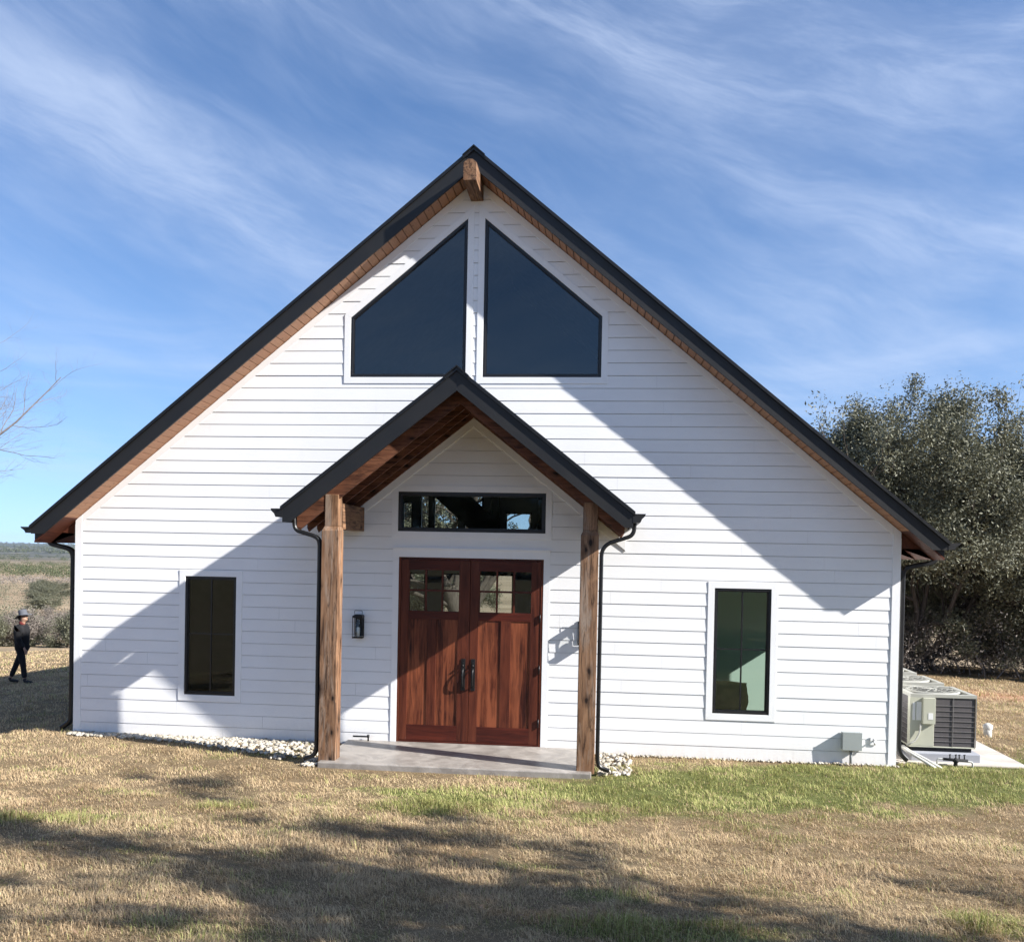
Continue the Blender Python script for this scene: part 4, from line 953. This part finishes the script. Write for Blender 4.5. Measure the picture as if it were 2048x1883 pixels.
# ------------------------------------------------------------------ river stones along the wall
def stones():
    rg = np.random.default_rng(17); P_ = []
    def add(n, fx):
        for i in range(n):
            x, y, r = fx(); P_.append((x, y, r))
    def left():
        x = rg.uniform(-5.3, -1.66); w = np.interp(x, [-5.3, -4.2, -3.2, -2.4, -1.66], [.14, .20, .42, .80, 1.0]); y = -.04-rg.random()**1.35*w*(.8+.4*rg.random()); return x, y, rg.uniform(.016, .036)
    def right():
        x = 1.68+rg.random()**1.5*.38; y = -1.15+rg.random()*1.12; return x, y, rg.uniform(.018, .038)
    def rline():
        x = rg.uniform(1.7, 5.3); y = -.035-rg.random()*.06; return x, y, rg.uniform(.010, .024)
    add(1500, left); add(210, right); add(260, rline)
    add(60, lambda: (rg.uniform(-1.75, -1.6), rg.uniform(-1.3, -.9), rg.uniform(.018, .034)))
    import bmesh
    bm = bmesh.new(); bmesh.ops.create_icosphere(bm, subdivisions=1, radius=1.0); bv = np.array([v.co[:] for v in bm.verts]); bf = np.array([[v.index for v in f.verts] for f in bm.faces]); bm.free()
    Vs, Fs, At = [], [], []
    for i, (x, y, r) in enumerate(P_):
        v = bv*(1+rg.normal(0, .10, (len(bv), 1)))*np.array([r*rg.uniform(.8, 1.3), r*rg.uniform(.8, 1.2), r*rg.uniform(.5, .8)])
        a = rg.uniform(0, 6.3); c, s_ = math.cos(a), math.sin(a); v = np.stack([v[:, 0]*c-v[:, 1]*s_, v[:, 0]*s_+v[:, 1]*c, v[:, 2]], 1)+[x, y, float(ground_z(x, y))+r*.35+rg.random()*.012]
        Vs.append(v); Fs.append(bf+i*len(bv)); At.append(np.full(len(bv), rg.random()))
    t = NT('white_river_stone'); at = t.n('Attribute', _attribute_name='rnd').outputs['Fac']; n = t.noise(t.pos(), 40, 4, .6)
    c = t.mix(at, (.20, .175, .13), (.60, .56, .48)); c = t.mix(t.math('MULTIPLY', n, .35), c, (.42, .36, .28)); mt = t.done(t.bsdf(c, .75, .3))
    o = np_mesh('gravel', np.concatenate(Vs), np.concatenate(Fs), mt, None, True, dict(rnd=np.concatenate(At)))
    tag(o, 'white river stones strewn along the foot of the house wall', 'gravel', None, 'stuff')
stones()

# ------------------------------------------------------------------ lawn grass: individual blades
def grass():
    rg = np.random.default_rng(23); Xs, Ys, Hs, Ws = [], [], [], []
    def field(x0, x1, y0, y1, dens, h, w):
        n = int((x1-x0)*(y1-y0)*dens); x = rg.uniform(x0, x1, n); y = rg.uniform(y0, y1, n)
        # keep what a slightly shifted camera can see
        dx = (x-CAM['x']); dy = y-CAM['y']; ang = np.arctan2(dx, dy)
        k = (ang > -.80) & (ang < .60)
        k &= ~((x > XL-.06) & (x < XR+.06) & (y > -.045)); k &= ~((x > -1.60) & (x < 1.65) & (y > -1.375))
        k &= ~((x > 5.2) & (x < 6.95) & (y > .12) & (y < 6.6))
        gl = np.interp(x, [-5.3, -4.2, -3.2, -2.4, -1.66], [.14, .20, .42, .80, 1.0]); k &= ~((x > XL) & (x < -1.6) & (y > -gl*.92) & (rg.random(n) < .80))
        x, y = x[k], y[k]; Xs.append(x); Ys.append(y); Hs.append(np.full(len(x), h)); Ws.append(np.full(len(x), w))
    field(-6.5, 9, -8.2, -5.2, 5200, .040, .0034)
    field(-9, 9.5, -5.2, -2.6, 3600, .038, .0042)
    field(-10, 11, -2.6, .6, 2400, .036, .0052)
    field(5.3, 16, .6, 7, 900, .040, .008); field(-16, -5.3, .6, 9, 700, .042, .009); field(-26, -6, 9, 21, 160, .05, .018); field(7, 18, 7, 14, 260, .06, .014)
    for (cx_, cy_, a_, b_, n_) in ((1.9, -6.15, .8, .22, 2600), (4.2, -5.75, .5, .2, 1400), (-3.0, -4.2, .9, .25, 1600), (-1.75, -3.42, .45, .2, 900), (.2, -2.9, .9, .3, 1200)):
        xx = rg.normal(cx_, a_*.5, n_); yy = rg.normal(cy_, b_*.5, n_); Xs.append(xx); Ys.append(yy); Hs.append(np.full(n_, .062)); Ws.append(np.full(n_, .004))
    x = np.concatenate(Xs); y = np.concatenate(Ys); h = np.concatenate(Hs); w = np.concatenate(Ws); n = len(x)
    g = green_mask(x, y); isg = rg.random(n) < g*.74+.03
    tuft = vnoise(x*4.5, y*4.5, 61, 3); tuft = np.clip((tuft-.5)*1.7+.5, 0, 1.2); h = h*(.30+1.5*tuft)*rg.uniform(.6, 1.4, n)*np.where(isg, 1.25, 1.0)
    a = rg.uniform(0, 2*np.pi, n); lean = np.where(isg, rg.uniform(.2, .9, n), rg.uniform(.5, 1.7, n))
    drift = vnoise(x*2.2, y*2.2, 71, 2)*6.3; a = np.where(rg.random(n) < .5, drift+rg.normal(0, .5, n), a)
    z = ground_z(x, y)-.004; base = np.stack([x, y, z], 1)
    d = np.stack([np.cos(a), np.sin(a), np.zeros(n)], 1); sd = np.stack([-np.sin(a), np.cos(a), np.zeros(n)], 1)*w[:, None]*.5
    up_ = np.array([0, 0, 1.]); L = h[:, None]
    nl = np.sqrt(1+lean**2)[:, None]; mid = base+(up_*1.0+d*lean[:, None]*.45)/nl*L*.6; tip = base+(up_*.75+d*lean[:, None]*1.0)/nl*L*1.15
    V = np.stack([base-sd, base+sd, mid+sd*.8, mid-sd*.8, tip], 1).reshape(-1, 3)
    i5 = np.arange(n)*5
    F = np.concatenate([np.stack([i5, i5+1, i5+2], 1), np.stack([i5, i5+2, i5+3], 1), np.stack([i5+3, i5+2, i5+4], 1)])
    t = NT('grass_blades'); at = t.n('Attribute', _attribute_name='rnd').outputs['Fac']; gr = t.n('Attribute', _attribute_name='green').outputs['Fac']
    big = t.noise(t.pos(), .8, 4, .6); tan = t.mix(at, (.29, .205, .105), (.76, .60, .37)); tan = t.mix(t.math('MULTIPLY', t.rng(big, .35, .65), .45), tan, (.42, .28, .17))
    grn = t.mix(at, (.16, .165, .045), (.52, .52, .20)); c = t.mix(gr, tan, grn)
    sh = t.bsdf(c, .7, .25); tl = t.n('BsdfTranslucent'); t.L.new(c, tl.inputs[0]); mx = t.n('MixShader', i0=.25); t.L.new(sh, mx.inputs[1]); t.L.new(tl.outputs[0], mx.inputs[2])
    mt = t.done(mx.outputs[0])
    o = np_mesh('grass', V, F, mt, None, False, dict(rnd=np.repeat(rg.random(n), 5), green=np.repeat(isg.astype(float), 5)))
    tag(o, 'short mostly dormant lawn grass with green patches', 'grass', None, 'stuff'); print('GRASS', n)
grass()
def litter():
    rg = np.random.default_rng(31); n = 2600; x = rg.uniform(-7, 8, n); y = rg.uniform(-8, -.6, n); k = (vnoise(x*.8, y*.8, 91, 3)+rg.random(n)*.5 > .72) & ~((np.abs(x) < 1.75) & (y > -1.45)); x, y = x[k], y[k]; n = len(x)
    c = np.stack([x, y, ground_z(x, y)+rg.uniform(.012, .04, n)], 1); a = rg.uniform(0, 6.3, n); d = np.stack([np.cos(a), np.sin(a), rg.normal(0, .3, n)], 1); e = np.stack([-np.sin(a), np.cos(a), rg.normal(0, .3, n)], 1); sz = rg.uniform(.010, .022, n)[:, None]
    V = np.stack([c-d*sz, c-e*sz*.45, c+d*sz, c+e*sz*.45], 1).reshape(-1, 3)
    o = np_mesh('fallen_leaves', V, np.arange(4*n).reshape(-1, 4), leaf_mat('fallen_oak_leaf', (.10, .06, .035), (.34, .22, .13), .8, 0), None, False, dict(rnd=np.repeat(rg.random(n), 4)))
    tag(o, 'brown fallen oak leaves scattered over the lawn', 'leaves', None, 'stuff')
litter()

# ------------------------------------------------------------------ person
def skin_obj(name, nodes, edges, mat, parent, sub=2):
    me = bpy.data.meshes.new(name); me.from_pydata([n[:3] for n in nodes], edges, []); o = bpy.data.objects.new(name, me); col.objects.link(o); o.parent = parent
    md = o.modifiers.new('Skin', 'SKIN'); md.use_smooth_shade = True
    for i, n in enumerate(nodes):
        sv = me.skin_vertices[0].data[i]; r = n[3]; sv.radius = (r, r) if not isinstance(r, tuple) else r; sv.use_root = (i == 0)
    sb = o.modifiers.new('Sub', 'SUBSURF'); sb.levels = sub; sb.render_levels = sub; me.materials.append(mat); return o
def chain(nodes, edges, start, pts):
    p = start
    for q in pts: nodes.append(q); edges.append((p, len(nodes)-1)); p = len(nodes)-1
    return p
def person():
    t = empty('person'); tag(t, 'person walking right in a pale brimmed hat, black jacket and dark trousers', 'person')
    SK = plain('skin', (.38, .22, .15), .6); JK = plain('black_jacket', (.004, .004, .005), .95); TR = plain('dark_trousers', (.005, .005, .007), .95); BT = plain('black_boots', (.012, .010, .009), .6); HT = plain('pale_grey_hat', (.085, .09, .105), .8); RD = plain('dark_red_collar', (.10, .012, .010), .9); HR = plain('dark_hair', (.03, .02, .015), .8)
    N_ = [(0, 0, .90, .10)]; E_ = []
    ch = chain(N_, E_, 0, [(.0, 0, 1.08, .10), (.0, 0, 1.27, .085)])
    nk = chain(N_, E_, ch, [(.01, 0, 1.39, .05), (.025, 0, 1.44, .048), (.035, 0, 1.50, .072), (.035, 0, 1.57, .082), (.03, 0, 1.63, .062)])
    hd = len(N_)-2
    chain(N_, E_, hd-1, [(.115, 0, 1.485, .022)]); chain(N_, E_, hd, [(.128, 0, 1.535, .014)])
    for s_, ank in ((1, (-.30, .10)), (-1, (.115, .09))):
        kx = -.15 if s_ > 0 else .07
        chain(N_, E_, 0, [(0, s_*.08, .84, .085), (kx, s_*.085, .47, .055), (ank[0], s_*.085, ank[1], .036), (ank[0]+.05, s_*.09, .045, .034), (ank[0]+.15, s_*.095, .03, .026)])
    for s_, el, wr in ((1, (-.15, 1.05), (-.06, .84)), (-1, (.02, 1.03), (.16, .84))):
        w = chain(N_, E_, ch, [(-.01, s_*.10, 1.27, .022), (el[0]*.4, s_*.18, 1.17, .022), (el[0], s_*.23, el[1], .026), (wr[0], s_*.22, wr[1], .025), (wr[0]+.02, s_*.215, wr[1]-.05, .026)])
        for k_, (dx, ln) in enumerate(((.028, .055), (.014, .07), (.0, .072), (-.014, .06))):
            b0 = N_[w]; chain(N_, E_, w, [(b0[0]+dx, b0[1], b0[2]-.035, .009), (b0[0]+dx+.008, b0[1]-s_*.006, b0[2]-.035-ln*.6, .008), (b0[0]+dx+.022, b0[1]-s_*.012, b0[2]-.035-ln, .006)])
        b0 = N_[w]; chain(N_, E_, w, [(b0[0]+.035, b0[1]-s_*.01, b0[2]-.005, .010), (b0[0]+.052, b0[1]-s_*.012, b0[2]-.035, .008)])
    skin_obj('body', N_, E_, SK, t)
    N_ = [(0, 0, .70, (.155, .19))]; E_ = []
    c_ = chain(N_, E_, 0, [(.0, 0, .90, (.165, .19)), (.0, 0, 1.10, (.17, .195)), (-.01, 0, 1.28, (.145, .18)), (.0, 0, 1.37, (.08, .10))]); c_ -= 1
    for s_, el, wr in ((1, (-.17, 1.05), (-.07, .86)), (-1, (.03, 1.03), (.15, .86))):
        chain(N_, E_, c_, [(-.01, s_*.15, 1.315, .085), (el[0]*.4, s_*.21, 1.20, .085), (el[0], s_*.235, el[1], .072), (wr[0], s_*.22, wr[1]-.02, .052)])
    skin_obj('jacket', N_, E_, JK, t)
    N_ = [(0, 0, .88, .125)]; E_ = []
    for s_, ank in ((1, (-.285, .13)), (-1, (.115, .12))):
        kx = -.15 if s_ > 0 else .07; chain(N_, E_, 0, [(0, s_*.08, .78, .098), (kx, s_*.085, .47, .070), (ank[0], s_*.085, ank[1], .058)])
    skin_obj('trousers', N_, E_, TR, t)
    for s_, ax_ in ((1, -.30), (-1, .115)):
        skin_obj('boot', [(ax_, s_*.085, .15, .05), (ax_, s_*.085, .06, .048), (ax_+.09, s_*.09, .045, .042), (ax_+.19, s_*.095, .032, .030)], [(0, 1), (1, 2), (2, 3)], BT, t)
    skin_obj('collar', [(-.02, 0, 1.36, .085), (.0, 0, 1.41, .075), (.02, 0, 1.44, .066)], [(0, 1), (1, 2)], RD, t)
    skin_obj('hair', [(-.02, 0, 1.60, .072), (-.045, 0, 1.53, .060), (-.05, 0, 1.46, .04)], [(0, 1), (1, 2)], HR, t)
    q = MB(); n = 28; prof = [(.0, .145), (.06, .143), (.088, .12), (.094, .06), (.098, .02), (.165, .0), (.168, -.006), (.098, .008)]
    q.revolve(prof, 0, 0, n); h = q.build('hat', HT, t); h.location = (.025, 0, 1.585); h.rotation_euler = (0, R(-12), 0)
    for v in h.data.vertices:
        r_ = math.hypot(v.co.x, v.co.y)
        if r_ > .12: v.co.z -= .035*abs(v.co.x)/.165 if v.co.x < 0 else .01; v.co.z += .028*(abs(v.co.y)/.165)**2; v.co.x *= 1.12
    for s_ in (-1, 1):
        q = MB(); q.revolve([(.0, .012), (.010, .008), (.012, 0), (.0, -.012)], 0, 0, 8); e = q.build('eye', plain('eye_dark', (.02, .015, .012), .3), t); e.location = (.107, s_*.032, 1.565)
    t.location = (-10.44, 6.54, float(ground_z(-10.44, 6.54))+.0); t.rotation_euler = (0, 0, R(8)); t.scale = (.90, .90, .90); return t
person()

# ------------------------------------------------------------------ air: faint haze that only the far hills show
q = MB(); q.box(-7000, 7000, -4200, 8600, -60, 60); hz = q.build('haze', NT('air').mat)
nt_ = hz.data.materials[0].node_tree; vp = nt_.nodes.new('ShaderNodeVolumePrincipled'); vp.inputs['Color'].default_value = (.80, .88, 1.0, 1); vp.inputs['Density'].default_value = .00006; vp.inputs['Anisotropy'].default_value = .2
nt_.links.new(vp.outputs[0], [n for n in nt_.nodes if n.type == 'OUTPUT_MATERIAL'][0].inputs['Volume']); tag(hz, kind='stuff'); hz['label'] = 'faint bluish haze over the distant hills'; hz['category'] = 'haze'
